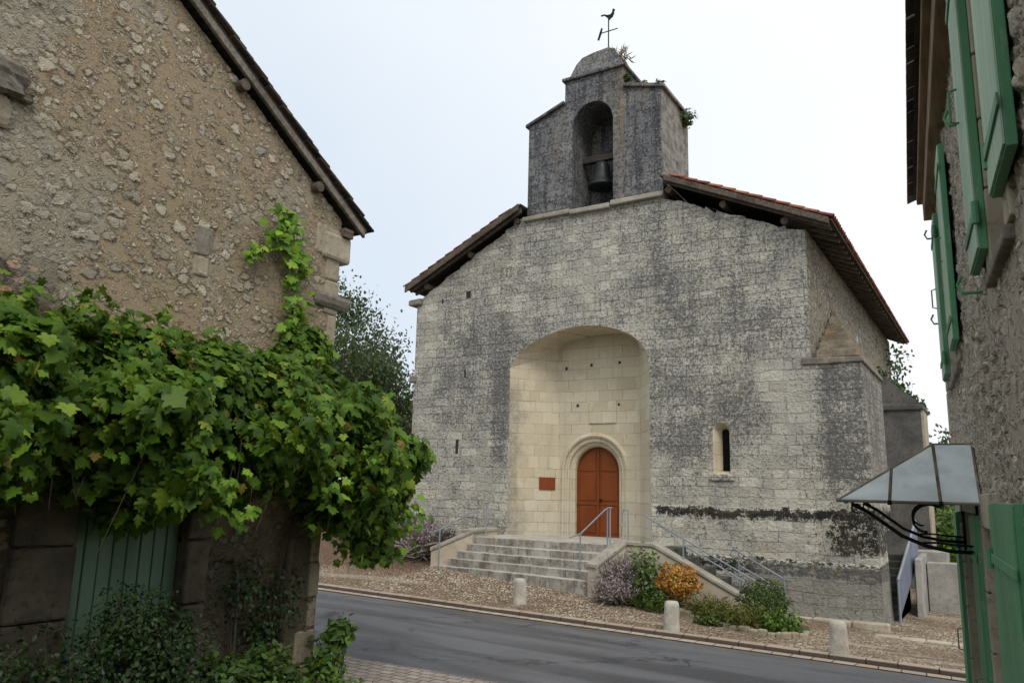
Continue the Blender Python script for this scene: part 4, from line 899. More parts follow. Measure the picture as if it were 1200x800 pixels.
def lavender(c, r, h, n, label):
    g = gz(c[0], c[1]); t = thing('lavender', label, 'lavender', (c[0], c[1], g), 'lavender plants beside the church steps')
    D = rng.normal(size=(n,3))*np.array([.55,.55,.2])+np.array([0,0,.75]); D /= np.linalg.norm(D,axis=1,keepdims=True)
    P = np.column_stack([c[0]+rng.normal(0,r*.45,n), c[1]+rng.normal(0,r*.45,n), g+rng.uniform(0,h*.5,n)])
    leaves('stalks', 'stalk', P, rng.normal(size=(n,3)), h*rng.uniform(.45,.8,n), M['lav'], t, upd=D, roll=.05)
    Q = P+D*(h*rng.uniform(.35,.75,n))[:,None]
    leaves('blossoms', 'oval', Q, rng.normal(size=(n,3)), .06, M['lav'], t, upd=D, roll=.1, rnd=np.full(n,.95))
    P, D2 = blob_points((c[0],c[1],g+h*.25), r*.8, 260, .8, (1,1,.7)); P = P[P[:,2] > g]
    leaves('foliage', 'blade', P, rng.normal(size=(len(P),3)), .16, M['lav'], t, upd=rng.normal(size=(len(P),3))+np.array([0,0,1]), rnd=np.full(len(P),.15))
lavender((-7.2,16.5), .42, .85, 1500, 'grey purple lavender against the right wall of the front steps')
lavender((-7.25,16.0), .34, .5, 1000, 'low grey lavender at the foot of the right step wall')
lavender((-13.55,17.5), .55, .8, 1800, 'faded purple lavender left of the front steps')
lavender((-14.35,17.9), .55, .95, 1600, 'dusty lavender further left against the facade')
shrub('leafy_shrub', 'leafy green shrub behind the lavender left of the steps', (-15.6,18.0,.5), .6, 1300, M['weed'], .11, (1.2,1,.9), shell=.8)
shrub('leafy_shrub', 'small green shrub beside the left step wall', (-13.0,17.65,.35), .35, 500, M['bushd'], .10, (1,1,.9), shell=.8)
shrub('leafy_shrub', 'dark green shrub at the left corner of the church', (-16.9,18.4,.5), .7, 1300, M['bushd'], .11, (1.1,1,.9), shell=.8)
shrub('flowering_shrub', 'shrub with yellow orange flowers left of the church front', (-15.35,17.3,.35), .4, 600, M['orange'], .07, (1,1,.8), shell=.9)

# ------------------------------------------------------------ right hand side: side steps, panel, low walls
ss = thing('side_steps', 'dark steps climbing beside the church corner buttress', 'steps', (-2.2, 20.5, -.2))
for i in range(9):
    m = MB().box(-3.5,-2.22,20.5+i*.24,23.0,-.6,-.05+i*.152); m.build('step', M['stepd'], ss, bevel=.015)
pn = thing('metal_balustrade', 'slate blue solid metal balustrade along the side steps', 'balustrade', (-2.16,21,0))
m = MB().prism([(-2.20,20.2,-.05),(-2.00,22.8,1.05),(-2.00,22.8,1.98),(-2.20,20.2,.72)], (.03,0,0)); m.build('panel', M['panel'], pn)
m = MB().tube([(-2.187,20.17,.73),(-1.984,22.82,2.0)], .03, 8); m.build('top_rail', M['rail'], pn)
m = MB().tube([(-2.185,20.2,-.25),(-2.185,20.2,.73)], .028, 8); m.build('post', M['rail'], pn)
m = MB().tube([(-1.985,22.8,.6),(-1.985,22.8,2.0)], .028, 8); m.build('post', M['rail'], pn)
lw = thing('low_wall', 'stepped grey concrete wall right of the side steps', 'wall', (-1.6,23.4,-.2))
m = MB().box(-1.80,-1.02,22.9,23.5,-.5,.98); m.build('wall', M['conc'], lw, bevel=.02)
m = MB().hexa([(-1.97,21.6,-.5),(-1.82,21.6,-.5),(-1.82,24.2,-.5),(-1.97,24.2,-.5),(-1.97,21.8,1.12),(-1.82,21.8,1.12),(-1.82,24.2,1.2),(-1.97,24.2,1.2)]); m.build('pier', M['conc'], lw, bevel=.02)
m = MB().box(-2.15,-1.35,23.52,24.3,-.5,1.22); m.build('upper_block', M['conc'], lw, bevel=.02)
m = MB().hexa([(-1.02,22.88,-.5),(-.90,22.88,-.5),(-.90,25,-.5),(-1.02,25,-.5),(-1.02,22.88,1.0),(-.98,22.88,1.0),(-.98,25,1.0),(-1.02,25,1.0)]); m.build('end_pier', M['ash'], lw, bevel=.02)
fs = MB()
for i in range(12):
    x0 = -2.4+i*.45; fs.box(x0, x0+.43, 17.6+.03*i+jit(.03), 17.95+.03*i, -.4, gz(x0, 17.7)+.012+jit(.006))
struct(fs.build('path', M['ash'], bevel=.02))

def tree(name, label, base, h, cr, nleaf, lsz, mat, trunk_r=.15, open_=.85, group='trees behind the church', seed=1):
    rd = random.Random(seed); t = thing(name, label, 'tree', base, group)
    B = Vector(base); m = MB(); tips = []
    def grow(p, d_, L, r, lev):
        pts = [p]; q = p.copy(); dd = d_.copy()
        for k_ in range(4):
            dd = (dd+Vector((rd.uniform(-1,1), rd.uniform(-1,1), rd.uniform(-.3,.8)))*.16).normalized(); q = q+dd*L/4; pts.append(q.copy())
        m.tube(pts, [r, r*.9, r*.78, r*.66, r*.5], 6 if lev else 9, cap=False)
        if lev >= 3: tips.extend(pts[1:]); return
        if lev == 2: tips.extend(pts[2:])
        for k_ in range(3 if lev else 6):
            a = rd.uniform(0, 6.28); sp = rd.uniform(.45, .95)
            ax = dd.orthogonal().normalized(); ax.rotate(Matrix.Rotation(a, 3, dd)); nd = (dd*math.cos(sp)+ax*math.sin(sp)+Vector((0,0,.12))).normalized()
            grow(pts[rd.choice((2,3,4))], nd, L*rd.uniform(.58,.80), r*.5, lev+1)
    grow(B, Vector((0,0,1)), h*.42, trunk_r, 0)
    m.build('trunk', M['bark'], t)
    T = np.array([tuple(p) for p in tips]); idx = rng.integers(0, len(T), nleaf)
    P = T[idx]+rng.normal(0, cr, (nleaf,3)); 
    leaves('crown', 'oval', P, rng.normal(size=(nleaf,3))+np.array([0,0,.6]), lsz*rng.uniform(.6,1.3,nleaf), mat, t)
    return t
tree('broadleaf_tree', 'grey green leafy tree behind the left edge of the church', (-27.2,27.5,.9), 11.0, .46, 26000, .18, M['tree'], .18, seed=3)
tree('broadleaf_tree', 'thin leafy tree closest to the left church corner', (-23.6,25.2,.8), 9.4, .40, 20000, .16, M['tree'], .12, seed=8)
tree('broadleaf_tree', 'low leafy tree just beyond the grapevine', (-26.0,23.8,.8), 7.4, .42, 18000, .17, M['tree'], .13, seed=14)
tree('broadleaf_tree', 'distant tree seen in the gap between the church and the green shuttered house', (-1.9,47,-.2), 6.3, .40, 3500, .24, M['tree'], .16, seed=21)
for c, lab, r_ in (((-1.35,30.5,1.1),'bright green shrub beyond the low concrete wall',1.2),((-.9,33.5,1.6),'tall green shrub further behind the low concrete wall',1.5)):
    shrub('leafy_shrub', lab, c, r_, 2600, M['weed'], .17, (.8,1,1.1), shell=.5)

# ------------------------------------------------------------ left house
HX = -7.5; HYC = 7.48
lh = thing('stone_house', 'rubble stone house with a steep tiled gable on the left', 'house', (HX, 5.0, .3))
def grid_wall(name, x_, y0, y1, z0, ztop, step, mat, par, hole=None):
    ys_ = np.arange(y0, y1+1e-6, step); nz_ = int(9.4/step); V = []; 
    zt = np.array([ztop(y) for y in ys_]); tt = np.linspace(0, 1, nz_)
    Y = np.repeat(ys_[None], nz_, 0); Z = z0+(zt[None]-z0)*tt[:,None]
    V = np.column_stack([np.full(Y.size, x_), Y.ravel(), Z.ravel()]); n_ = len(ys_)
    I = np.arange(nz_*n_).reshape(nz_, n_); F = np.stack([I[:-1,:-1], I[:-1,1:], I[1:,1:], I[1:,:-1]], -1).reshape(-1,4)
    c = V[F].mean(1)
    if hole: F = F[~hole(c[:,1], c[:,2])]
    return np_mesh(name, V, F, mat, par, smooth=True)
RY, SL = 1.2, .635
def rk(y): return 6.02+(7.45-max(y, RY))*SL if y >= RY else 6.02+(7.45-RY)*SL-(RY-y)*SL
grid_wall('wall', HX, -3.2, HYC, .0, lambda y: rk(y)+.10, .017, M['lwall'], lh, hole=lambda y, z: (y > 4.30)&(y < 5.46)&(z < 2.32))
m = MB().add([(HX-.0,HYC,-.2),(HX-8,HYC,-.2),(HX-8,HYC,6.0),(HX,HYC,6.0)], [(0,1,2,3)])
m.add([(HX-8,HYC,-.2),(HX-8,-3.2,-.2),(HX-8,-3.2,6.2),(HX-8,RY,10.0),(HX-8,HYC,6.0)], [(0,1,2,3,4)]); m.add([(HX,-3.2,-.2),(HX-8,-3.2,-.2),(HX-8,-3.2,6.2),(HX,-3.2,6.2)], [(0,1,2,3)])
m.build('wall', M['swall'], lh)
# quoins on the corner
q = MB(); z_ = -.1
while z_ < 5.85:
    h_ = random.uniform(.30,.48); L_ = random.choice((.28,.50,.36)); h_ = min(h_, 5.95-z_)
    q.box(HX-.3, HX+.016+jit(.010), HYC-L_*(.55 if random.random() < .5 else .9), HYC+.012, z_, z_+h_-.006); z_ += h_
q.build('quoin', M['qst'], lh, bevel=.03, rough=.010)
m = MB().box(HX-.25,HX+.05,HYC-.33,HYC+.17,5.50,5.88); m.build('kneeler_stone', M['ash'], lh, bevel=.05, rough=.015)
m = MB()   # stone spout on the corner
m.hexa([(HX-.2,HYC-.42,4.83),(HX+.06,HYC-.42,4.83),(HX+.06,HYC+.16,4.80),(HX-.2,HYC+.16,4.80),(HX-.2,HYC-.42,5.06),(HX+.14,HYC-.42,5.04),(HX+.12,HYC+.26,5.0),(HX-.2,HYC+.26,5.0)]); m.build('stone_spout', M['corb'], lh, bevel=.07, rough=.01)
# big protruding stones high on the wall
def rock(c, s_, mt, seed):
    rd = np.random.default_rng(seed); bm = bmesh.new(); bmesh.ops.create_cube(bm, size=2); bmesh.ops.subdivide_edges(bm, edges=bm.edges[:], cuts=7, use_grid_fill=True)
    ph = rd.uniform(0, 6, 9); vv = []
    for v in bm.verts:
        q = v.co.copy(); L_ = (abs(q.x)**5+abs(q.y)**5+abs(q.z)**5)**.2; q = q/L_
        f = 1+.10*math.sin(2.3*q.y+ph[0])+.09*math.sin(3.1*q.z+ph[1])+.06*math.sin(7*q.y+5*q.z+ph[2])+.035*math.sin(15*q.z+11*q.x+ph[3])+rd.normal(0,.012)
        vv.append((c[0]+q.x*s_[0]*f, c[1]+q.y*s_[1]*f, c[2]+q.z*s_[2]*f))
    m = MB().add(vv, [tuple(x.index for x in f.verts) for f in bm.faces]); bm.free()
    return m.build('projecting_stone', M[mt], lh)
rock((HX,3.06,6.08),(.15,.24,.15),'corb',1); rock((HX,2.98,5.76),(.05,.22,.17),'qst',2); rock((HX+.01,3.22,5.98),(.07,.12,.05),'cap',5)
m = MB().box(HX-.1,HX+.020,5.22,5.46,5.02,5.36); m.build('dressed_stone', M['corb'], lh, bevel=.02, rough=.006)
m = MB().box(HX-.1,HX+.016,5.24,5.44,4.78,5.0); m.build('dressed_stone', M['qst'], lh, bevel=.02, rough=.006)
# pier beside the door and door
for y0_, y1_, px_ in ((5.47,5.78,.10),(3.72,4.29,.07)):
    m = MB(); z_ = -.1
    for h_ in (.72,.62,.66,.60): m.box(HX-.1, HX+px_+jit(.012), y0_+(jit(.02) if y0_ < 5 else 0), y1_+(jit(.03) if y0_ > 5 else 0), z_, z_+h_-.012); z_ += h_
    m.build('door_jamb', M['jamb'], lh, bevel=.03, rough=.008)
m = MB().box(HX-.1,HX+.08,3.7,5.8,2.46,2.74); m.build('lintel', M['woodd'], lh, bevel=.02)
gd = MB().box(HX-.16,HX-.10,4.28,5.48,.2,2.4); gdo = gd.build('door', M['gdoor'], lh); gdo['label'] = 'faded green plank door half hidden by the vine'
for i in range(8):
    m = MB().box(HX-.11,HX-.065+.004*(i % 2),4.30+i*.146,4.30+i*.146+.132,.22,2.38); m.build('plank', M['gdoor'], gdo, bevel=.008)
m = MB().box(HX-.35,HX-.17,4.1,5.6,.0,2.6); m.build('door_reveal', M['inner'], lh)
# roof
def rkz(y): return 6.05+(7.86-y)*SL
lr = MB()
for sgn in (1,): 
    lr.hexa([(HX-8.3,RY,rkz(RY)-.06),(HX+.14,RY,rkz(RY)-.06),(HX+.14,7.84,rkz(7.84)-.06),(HX-8.3,7.84,rkz(7.84)-.06),(HX-8.3,RY,rkz(RY)),(HX+.14,RY,rkz(RY)),(HX+.14,7.84,rkz(7.84)),(HX-8.3,7.84,rkz(7.84))])
    lr.hexa([(HX-8.3,-3.6,rkz(6.0)-.9),(HX+.2,-3.6,rkz(6.0)-.9),(HX+.2,RY,rkz(RY)-.06),(HX-8.3,RY,rkz(RY)-.06),(HX-8.3,-3.6,rkz(6.0)-.84),(HX+.2,-3.6,rkz(6.0)-.84),(HX+.2,RY,rkz(RY)),(HX-8.3,RY,rkz(RY))])
lroof = lr.build('roof', M['boards'], lh)
tm = MB(); y_ = 7.92; ci = 0
while y_ > RY:
    for layer in range(1):
        x1 = HX+.21+jit(.012)
        for xx in range(6):
            xa = x1-.18*(xx+1)+.006; xb = x1-.18*xx
            dz_ = jit(.008); yy = y_+jit(.012); t_ = .022
            za, zb_ = rkz(yy)+.045+dz_, rkz(yy-.30)+.012+dz_
            tm.hexa([(xa,yy-.30,zb_),(xb,yy-.30,zb_),(xb,yy,za),(xa,yy,za),(xa,yy-.30,zb_+t_),(xb,yy-.30,zb_+t_),(xb,yy,za+t_),(xa,yy,za+t_)])
        xb = x1-.18*6
        tm.hexa([(HX-8.3,y_-.30,rkz(y_-.3)+.012),(xb,y_-.30,rkz(y_-.3)+.012),(xb,y_,rkz(y_)+.045),(HX-8.3,y_,rkz(y_)+.045),(HX-8.3,y_-.30,rkz(y_-.3)+.034),(xb,y_-.30,rkz(y_-.3)+.034),(xb,y_,rkz(y_)+.067),(HX-8.3,y_,rkz(y_)+.067)])
    y_ -= .115
tm.build('roof_tiles', M['tileD'], lroof)
m = MB().prism([(HX+.10,RY,rkz(RY)-.05),(HX+.10,7.80,rkz(7.80)-.05),(HX+.10,7.80,rkz(7.80)-.16),(HX+.10,RY,rkz(RY)-.17)], (.05,0,0)); m.build('verge_board', M['woodx'], lroof, bevel=.008)
for yy in (3.9,5.62,6.93):
    z_ = rkz(yy)-.25; m = MB().tube([(HX-.5,yy,z_),(HX+.12,yy,z_)], .07, 12); m.build('purlin', M['woodd'], lroof)
m = MB().box(HX-8,HX+.1,7.45,7.62,5.86,5.98); m.build('wall_plate', M['woodd'], lroof)

# ------------------------------------------------------------ grape vine along the left house
vn = thing('grapevine', 'big leafy grapevine spilling over the door of the left stone house', 'vine', (-7.2, 6.2, .3))
P = []; N = []; S = []
def vtop(y): return 3.98 if y < 4 else 3.98+.03*math.sin(y*3) if y < 6.6 else 3.98-(max(y-6.7,0)**1.7)*.20
def vbot(y): return 2.27+.14*math.sin(y*2.3)+.09*math.sin(y*5.1) if y < 6.9 else 2.12+.12*math.sin(y*4)+max(0,y-8.1)*.7
nL = 11500
yv = rng.uniform(1.2, 8.95, nL)
for y_ in yv:
    t_ = rng.random(); zt, zb_ = vtop(y_), vbot(y_)
    # section: bulging curtain; angle from top-back over the front to bottom-back
    a = (t_-.04)*math.pi*1.05; h2 = (zt-zb_)/2; zc = (zt+zb_)/2
    end = 1.0 if y_ < 8.2 else math.sqrt(max(0, 1-((y_-8.2)/.82)**2))
    w_ = (.98+.20*math.sin(y_*4.3+1)+.10*math.sin(y_*9.7))*(.55+.45*end)
    if y_ < 2.6: w_ *= 1.1
    if y_ > 7.4: w_ *= 1-.22*min(1, y_-7.4)
    depth = 1-.42*rng.random()**1.8
    lump = 1+.15*math.sin(y_*7+t_*9)+.13*math.sin(t_*17+y_*3)+.06*math.sin(y_*19+t_*23)
    gap = math.sin(y_*5.3+.7)*math.sin(t_*13+y_*2.1)+.6*math.sin(y_*11.7+t_*7)+.4*math.sin(t_*29+y_*5)
    if gap < -.55 and depth > .72: depth -= rng.uniform(.22,.42)
    sx = math.sin(a)*w_*depth*lump; sz = math.cos(a)*h2*(.55+.45*end)*depth*(1+.06*math.sin(y_*6.3))
    x_ = HX+.10+sx+(0 if y_ < 7.3 else -.15*(y_-7.3))
    P.append((x_+rng.normal(0,.04), y_+rng.normal(0,.05), zc+sz+rng.normal(0,.05)))
    N.append((math.sin(a)*.9+.25, .10+(.9*(1-end)), math.cos(a)*.9+.45)); S.append(.05+.135*rng.beta(1.6,1.5))
# the far end: leaves on the road side too, wrapped round the corner
for _ in range(2600):
    d_ = rng.normal(size=3); d_ /= np.linalg.norm(d_); rr = 1-.4*rng.random()**1.8
    if d_[0] < -.75: continue
    P.append((-7.28+d_[0]*.56*rr, 7.85+d_[1]*.92*rr, 2.82+d_[2]*.84*rr+ (-.25*(d_[1] > .3)))); N.append((d_[0]+.2, d_[1]+.15, d_[2]+.45)); S.append(rng.uniform(.09,.16))
# tails hanging down at the end
for _ in range(420):
    y_ = rng.normal(7.9,.22); P.append((-7.0+rng.normal(0,.16), y_, 1.55+rng.random()*.6)); N.append((.8,-.2,.35)); S.append(rng.uniform(.07,.12))
# shoots above the curtain
for y0_ in rng.uniform(2.0,6.8,46):
    x0_ = HX+.25+rng.random()*.5; h_ = rng.uniform(.08,.32); lean = rng.normal(0,.25)
    for k_ in range(7): P.append((x0_+rng.normal(0,.04), y0_+lean*h_*k_/6+rng.normal(0,.03), vtop(y0_)-.08+h_*k_/6)); N.append((.5,rng.normal(0,.5),.9)); S.append(rng.uniform(.06,.11))
for _ in range(900):
    d_ = rng.normal(size=3); d_ /= np.linalg.norm(d_); rr = 1-.6*rng.random()
    if d_[0] < -.5: continue
    P.append((-7.35+d_[0]*.30*rr, 6.85+d_[1]*.42*rr, 4.05+d_[2]*.48*rr)); N.append((d_[0]+.5, d_[1], d_[2]+.6)); S.append(rng.uniform(.07,.13))
N = np.array(N)+rng.normal(0,.55,(len(N),3))
rv = np.clip(rng.beta(1.5,1.9,len(P)), 0, .955); rv[rng.random(len(P)) < .010] = .99
leaves('foliage', 'grape', np.array(P), N, np.array(S), M['vine'], vn, rnd=rv, roll=.45)
# bright young shoots, up the corner of the house and here and there
P = []; S = []
stem_path = [(HX+.06,6.75,3.7),(HX+.06,6.62,4.3),(HX+.07,6.70,4.85),(HX+.08,6.55,5.3),(HX+.08,6.42,5.62),(HX+.1,6.36,5.85)]
sp = np.array(stem_path)
for _ in range(150):
    t_ = rng.random()**.85*(len(sp)-1); i = int(min(t_, len(sp)-2)); p = sp[i]+(sp[i+1]-sp[i])*(t_-i); P.append(p+np.array([.05+abs(rng.normal(0,.05)), rng.normal(0,.12), rng.normal(0,.07)])); S.append(rng.uniform(.07,.135))
for _ in range(34): t_ = rng.random(); P.append(np.array([HX+.10+.05*rng.random(), 6.4-.5*t_+rng.normal(0,.05), 5.62-.48*t_+rng.normal(0,.06)])); S.append(rng.uniform(.08,.13))
for c in ((-6.5,5.1,2.5),(-6.6,5.35,2.2),(-6.6,3.2,2.6),(-6.55,6.6,2.4),(-6.6,7.2,2.9),(-6.75,8.3,2.1),(-6.6,4.2,2.95)):
    for _ in range(22): P.append(np.array(c)+rng.normal(0,.13,3)); S.append(rng.uniform(.07,.13))
leaves('young_leaves', 'grape', np.array(P), rng.normal(0,.45,(len(P),3))+np.array([.9,-.2,.55]), np.array(S), M['vineb'], vn)
m = MB(); m.tube([(HX+.05,6.9,.1),(HX+.12,6.8,1.2),(HX+.10,6.95,2.2),(HX+.15,6.7,3.2)]+stem_path[:1], [.055,.05,.045,.035,.02], 9)
m.tube(stem_path, [.014,.013,.012,.010,.008,.006], 6)
m.tube([(HX+.12,6.9,2.3),(HX+.35,5.8,2.75),(HX+.3,4.6,2.8),(HX+.35,3.2,2.9),(HX+.3,1.5,2.95)], [.045,.04,.035,.03,.02], 8)
m.tube([(HX+.10,6.9,2.6),(HX+.3,7.6,3.0),(HX+.3,8.3,2.8)], [.035,.025,.012], 7)
m.tube([(-6.62,6.45,2.9),(-6.58,6.62,2.55),(-6.6,6.72,2.2),(-6.62,6.70,1.98)], .006, 5)
for k_ in range(16):
    y_ = rng.uniform(1.8,8.2); m.tube([(-6.75+jit(.15),y_,2.9+jit(.5)),(-6.60+jit(.1),y_+jit(.15),2.5+jit(.3)),(-6.62+jit(.1),y_+jit(.25),2.0+jit(.35))], [.006,.005,.003], 5)
for k_ in range(26):
    y_ = rng.uniform(1.8,8.3); m.tube([(HX+.3,y_,2.8),(HX+.6,y_+jit(.2),3.1+jit(.3)),(HX+.75,y_+jit(.4),2.5+jit(.3))], [.012,.009,.005], 5)
m.build('stem', M['vbark'], vn)
# dead leaves and dark undergrowth below the vine
def bush2(name, label, cs, n, mat, sz, group, kind='oval'):
    c0 = cs[0]; g = gz(c0[0], c0[1]); t = thing(name, label, 'bush', (c0[0], c0[1], g), group); P = []; D = []
    for (x_, y_, z_, r_) in cs:
        p, d_ = blob_points((x_, y_, z_), r_, n//len(cs), .75, (1,1,1.1)); P.append(p); D.append(d_)
    P = np.vstack(P); D = np.vstack(D); ok = (P[:,0] > HX+.03)|(P[:,1] > HYC+.05); P, D = P[ok], D[ok]
    leaves('foliage', kind, P, D+rng.normal(0,.6,D.shape)+np.array([.2,0,.5]), sz*rng.uniform(.6,1.3,len(P)), mat, t, upd=D, roll=.7)
    m = MB()
    for (x_, y_, z_, r_) in cs:
        for k_ in range(3): m.tube([(x_,y_,g-.1),(x_+jit(r_*.4),y_+jit(r_*.4),z_),(x_+jit(r_*.8),y_+jit(r_*.8),z_+r_*.9)], [.014,.01,.004], 5)
    m.build('stem', M['bark'], t); return t
GB = 'bushes at the foot of the left house'
bush2('rose_bush', 'dark bushy plant growing in front of the faded green door', [(-7.0,4.5,.65,.55),(-6.9,5.0,.70,.50),(-7.1,4.0,.65,.55),(-7.05,4.7,1.15,.38),(-7.1,5.1,1.0,.28)], 9000, M['bushd'], .05, GB)
bush2('rose_bush', 'dark bush at the left edge in front of the rubble wall', [(-7.0,3.3,.65,.55),(-6.9,2.7,.8,.55)], 5200, M['bushd'], .055, GB)
bush2('fern_bush', 'green fern like plant between door jamb and house corner', [(-7.0,6.35,.35,.36),(-6.85,6.0,.35,.36),(-6.75,5.55,.40,.36)], 5200, M['fern'], .085, GB, 'oval')
bush2('climber', 'dark straggling climber on the wall below the vine', [(-7.42,6.2,1.35,.35),(-7.42,6.75,1.2,.36),(-7.4,6.5,.8,.3)], 1500, M['bushd'], .06, GB)
bush2('weed_clump', 'leafy weed sprouting at the house corner beside the road', [(-7.3,7.55,.45,.26),(-7.15,7.62,.72,.16),(-7.25,7.5,.2,.26)], 520, M['weed'], .11, GB)
bush2('weed_clump', 'low weeds on the ground by the paving setts', [(-6.55,7.25,.10,.22),(-6.9,7.2,.12,.2)], 500, M['weed'], .07, GB)

# ------------------------------------------------------------ right house
ang = R(-5.2); DR = Vector((math.sin(ang), math.cos(ang), 0)); NR = Vector((math.cos(ang), -math.sin(ang), 0))
WO = .40
def rp_(s_, o_, z_): p = DR*s_+NR*o_; return (p.x, p.y, z_)
def rbox(m, s0, s1, o0, o1, z0, z1, ta=0.0):   # box in the wall frame; ta skews the far end outwards
    return m.hexa([rp_(s0,o0,z0),rp_(s0,o1,z0),rp_(s1,o1+ta,z0),rp_(s1,o0+ta,z0),rp_(s0,o0,z1),rp_(s0,o1,z1),rp_(s1,o1+ta,z1),rp_(s1,o0+ta,z1)])
SE = 8.5; ZT_ = 5.42
rh = thing('shuttered_house', 'narrow lane house with green shutters on the right', 'house', rp_(6, 1.0, .3))
ops = [(3.30,3.86,3.50,5.15),(6.5,7.55,3.50,4.95),(4.72,5.6,.2,2.35),(6.22,7.9,.2,2.42)]
def gridw(s0, s1, z0, z1, ds, dz):
    sa = np.arange(s0, s1+1e-6, ds); za = np.arange(z0, z1+1e-6, dz); sa[-1] = s1; za[-1] = z1
    S_, Z_ = np.meshgrid(sa, za); n_ = len(sa)
    V = np.column_stack([DR.x*S_.ravel()+NR.x*WO, DR.y*S_.ravel()+NR.y*WO, Z_.ravel()])
    I = np.arange(S_.size).reshape(S_.shape); F = np.stack([I[:-1,:-1], I[1:,:-1], I[1:,1:], I[:-1,1:]], -1).reshape(-1,4)
    cs = (S_[:-1,:-1].ravel()+S_[1:,1:].ravel())/2; cz = (Z_[:-1,:-1].ravel()+Z_[1:,1:].ravel())/2; keep = np.ones(len(F), bool)
    for o in ops: keep &= ~((cs > o[0]-.02) & (cs < o[1]+.02) & (cz > o[2]-.02) & (cz < o[3]+.02))
    return V, F[keep]
V, F = gridw(2.2, SE, -.2, ZT_, .02, .02); rwall = np_mesh('wall', V, F, M['rwall'], rh, smooth=True)
m = MB(); m.add([rp_(-9,WO,-.2),rp_(2.2,WO,-.2),rp_(2.2,WO,ZT_),rp_(-9,WO,ZT_)], [(0,3,2,1)])
m.add([rp_(SE,WO,-.2),rp_(SE,WO+6,-.2),rp_(SE,WO+6,ZT_),rp_(SE,WO,ZT_)], [(0,1,2,3)])
m.add([rp_(-9,WO,-.2),rp_(-9,WO+6,-.2),rp_(-9,WO+6,ZT_),rp_(-9,WO,ZT_)], [(3,2,1,0)]); m.add([rp_(-9,WO+6,-.2),rp_(SE,WO+6,-.2),rp_(SE,WO+6,ZT_),rp_(-9,WO+6,ZT_)], [(3,2,1,0)])
m.build('wall', M['swall'], rh)
for o in ops:
    up_ = o[2] > 1
    m = MB()
    m.add([rp_(o[0],WO,o[2]),rp_(o[0],WO+.22,o[2]),rp_(o[0],WO+.22,o[3]),rp_(o[0],WO,o[3])], [(0,1,2,3)]); m.add([rp_(o[1],WO,o[2]),rp_(o[1],WO+.22,o[2]),rp_(o[1],WO+.22,o[3]),rp_(o[1],WO,o[3])], [(3,2,1,0)])
    m.add([rp_(o[0],WO,o[3]),rp_(o[0],WO+.22,o[3]),rp_(o[1],WO+.22,o[3]),rp_(o[1],WO,o[3])], [(0,1,2,3)]); m.add([rp_(o[0],WO,o[2]),rp_(o[0],WO+.22,o[2]),rp_(o[1],WO+.22,o[2]),rp_(o[1],WO,o[2])], [(3,2,1,0)])
    wn = m.build('window' if up_ else 'doorway', M['ash'], rh)
    m = MB(); rbox(m, o[0], o[1], WO+.215, WO+.235, o[2], o[3]); m.build('pane', M['dark'], wn)
    m = MB(); rbox(m, o[0]+.01, o[0]+.07, WO+.17, WO+.21, o[2], o[3]); rbox(m, o[1]-.07, o[1]-.01, WO+.17, WO+.21, o[2], o[3]); m.build('frame', M['woodx'], wn)
    if up_: m = MB(); rbox(m, o[0]-.1, o[1]+.1, WO-.04, WO+.03, o[2]-.065, o[2]-.005); m.build('sill', M['corb'], wn, bevel=.012)
    # dressed stone surround
    m = MB()
    for s_a, s_b in ((o[0]-.18, o[0]-.003), (o[1]+.003, o[1]+.18)):
        z_ = o[2]
        while z_ < o[3]-.1:
            h_ = min(random.uniform(.28,.42), o[3]+.18-z_); rbox(m, s_a-(.06 if random.random() < .5 else 0)*(s_a < o[0]), s_b+(.06 if random.random() < .5 else 0)*(s_b > o[1]), WO-.016-random.random()*.008, WO+.05, z_, z_+h_-.008); z_ += h_
    rbox(m, o[0]-.17, o[1]+.17, WO-.020, WO+.05, o[3]+.004, o[3]+.2); m.build('surround', M['ash'], wn, bevel=.008)
m = MB(); z_ = 0
while z_ < 5.3:
    h_ = random.uniform(.3,.45); rbox(m, SE-random.choice((.25,.42)), SE+.012, WO-.024, WO+.35, z_, min(z_+h_-.01, 5.38)); z_ += h_
m.build('quoin', M['ash'], rh, bevel=.012)
# shutters: front board, Z brace, hinge strap, hook
def shutter(s0, s1, z0, z1, hinge_at, label, off=.02, tilt=0.0, mat='greenl'):
    t = MB(); rbox(t, s0, s1, WO-off-.035, WO-off, z0, z1, tilt); sh = t.build('shutter', M['green'], rh, bevel=.004); sh['label'] = label
    n_ = max(3, int((s1-s0)/.11)); wdt = (s1-s0)/n_
    for i in range(n_):
        m = MB(); f0 = tilt*i/n_; f1 = tilt*(i+1)/n_
        rbox(m, s0+i*wdt+.003, s0+(i+1)*wdt-.003, WO-off-.043+f0, WO-off-.036+f0, z0+.01, z1-.01, f1-f0); m.build('board', M[mat], sh)
    for zf in (.10, .88):
        z_ = z0+(z1-z0)*zf; m = MB(); rbox(m, s0-.02, s1+.02, WO-off-.052, WO-off-.044, z_-.022, z_+.022, tilt); m.build('hinge_strap', M['green'], sh, bevel=.002)
        hs = s0 if hinge_at == 0 else s1
        m = MB().tube([rp_(hs-.03,WO-.06,z_-.05),rp_(hs-.03,WO-.06,z_+.05)], .016, 8); m.build('hinge_pin', M['green'], sh)
    z_ = z0+(z1-z0)*.5; m = MB().tube([rp_((s0+s1)/2,WO-off-.05,z_-.09),rp_((s0+s1)/2,WO-off-.085,z_-.08),rp_((s0+s1)/2,WO-off-.085,z_+.08),rp_((s0+s1)/2,WO-off-.05,z_+.09)], .007, 6); m.build('handle', M['green'], sh)
    return sh
shutter(3.88, 4.36, 3.60, 5.2, 0, 'pale green upper shutter nearest the lane, far leaf')
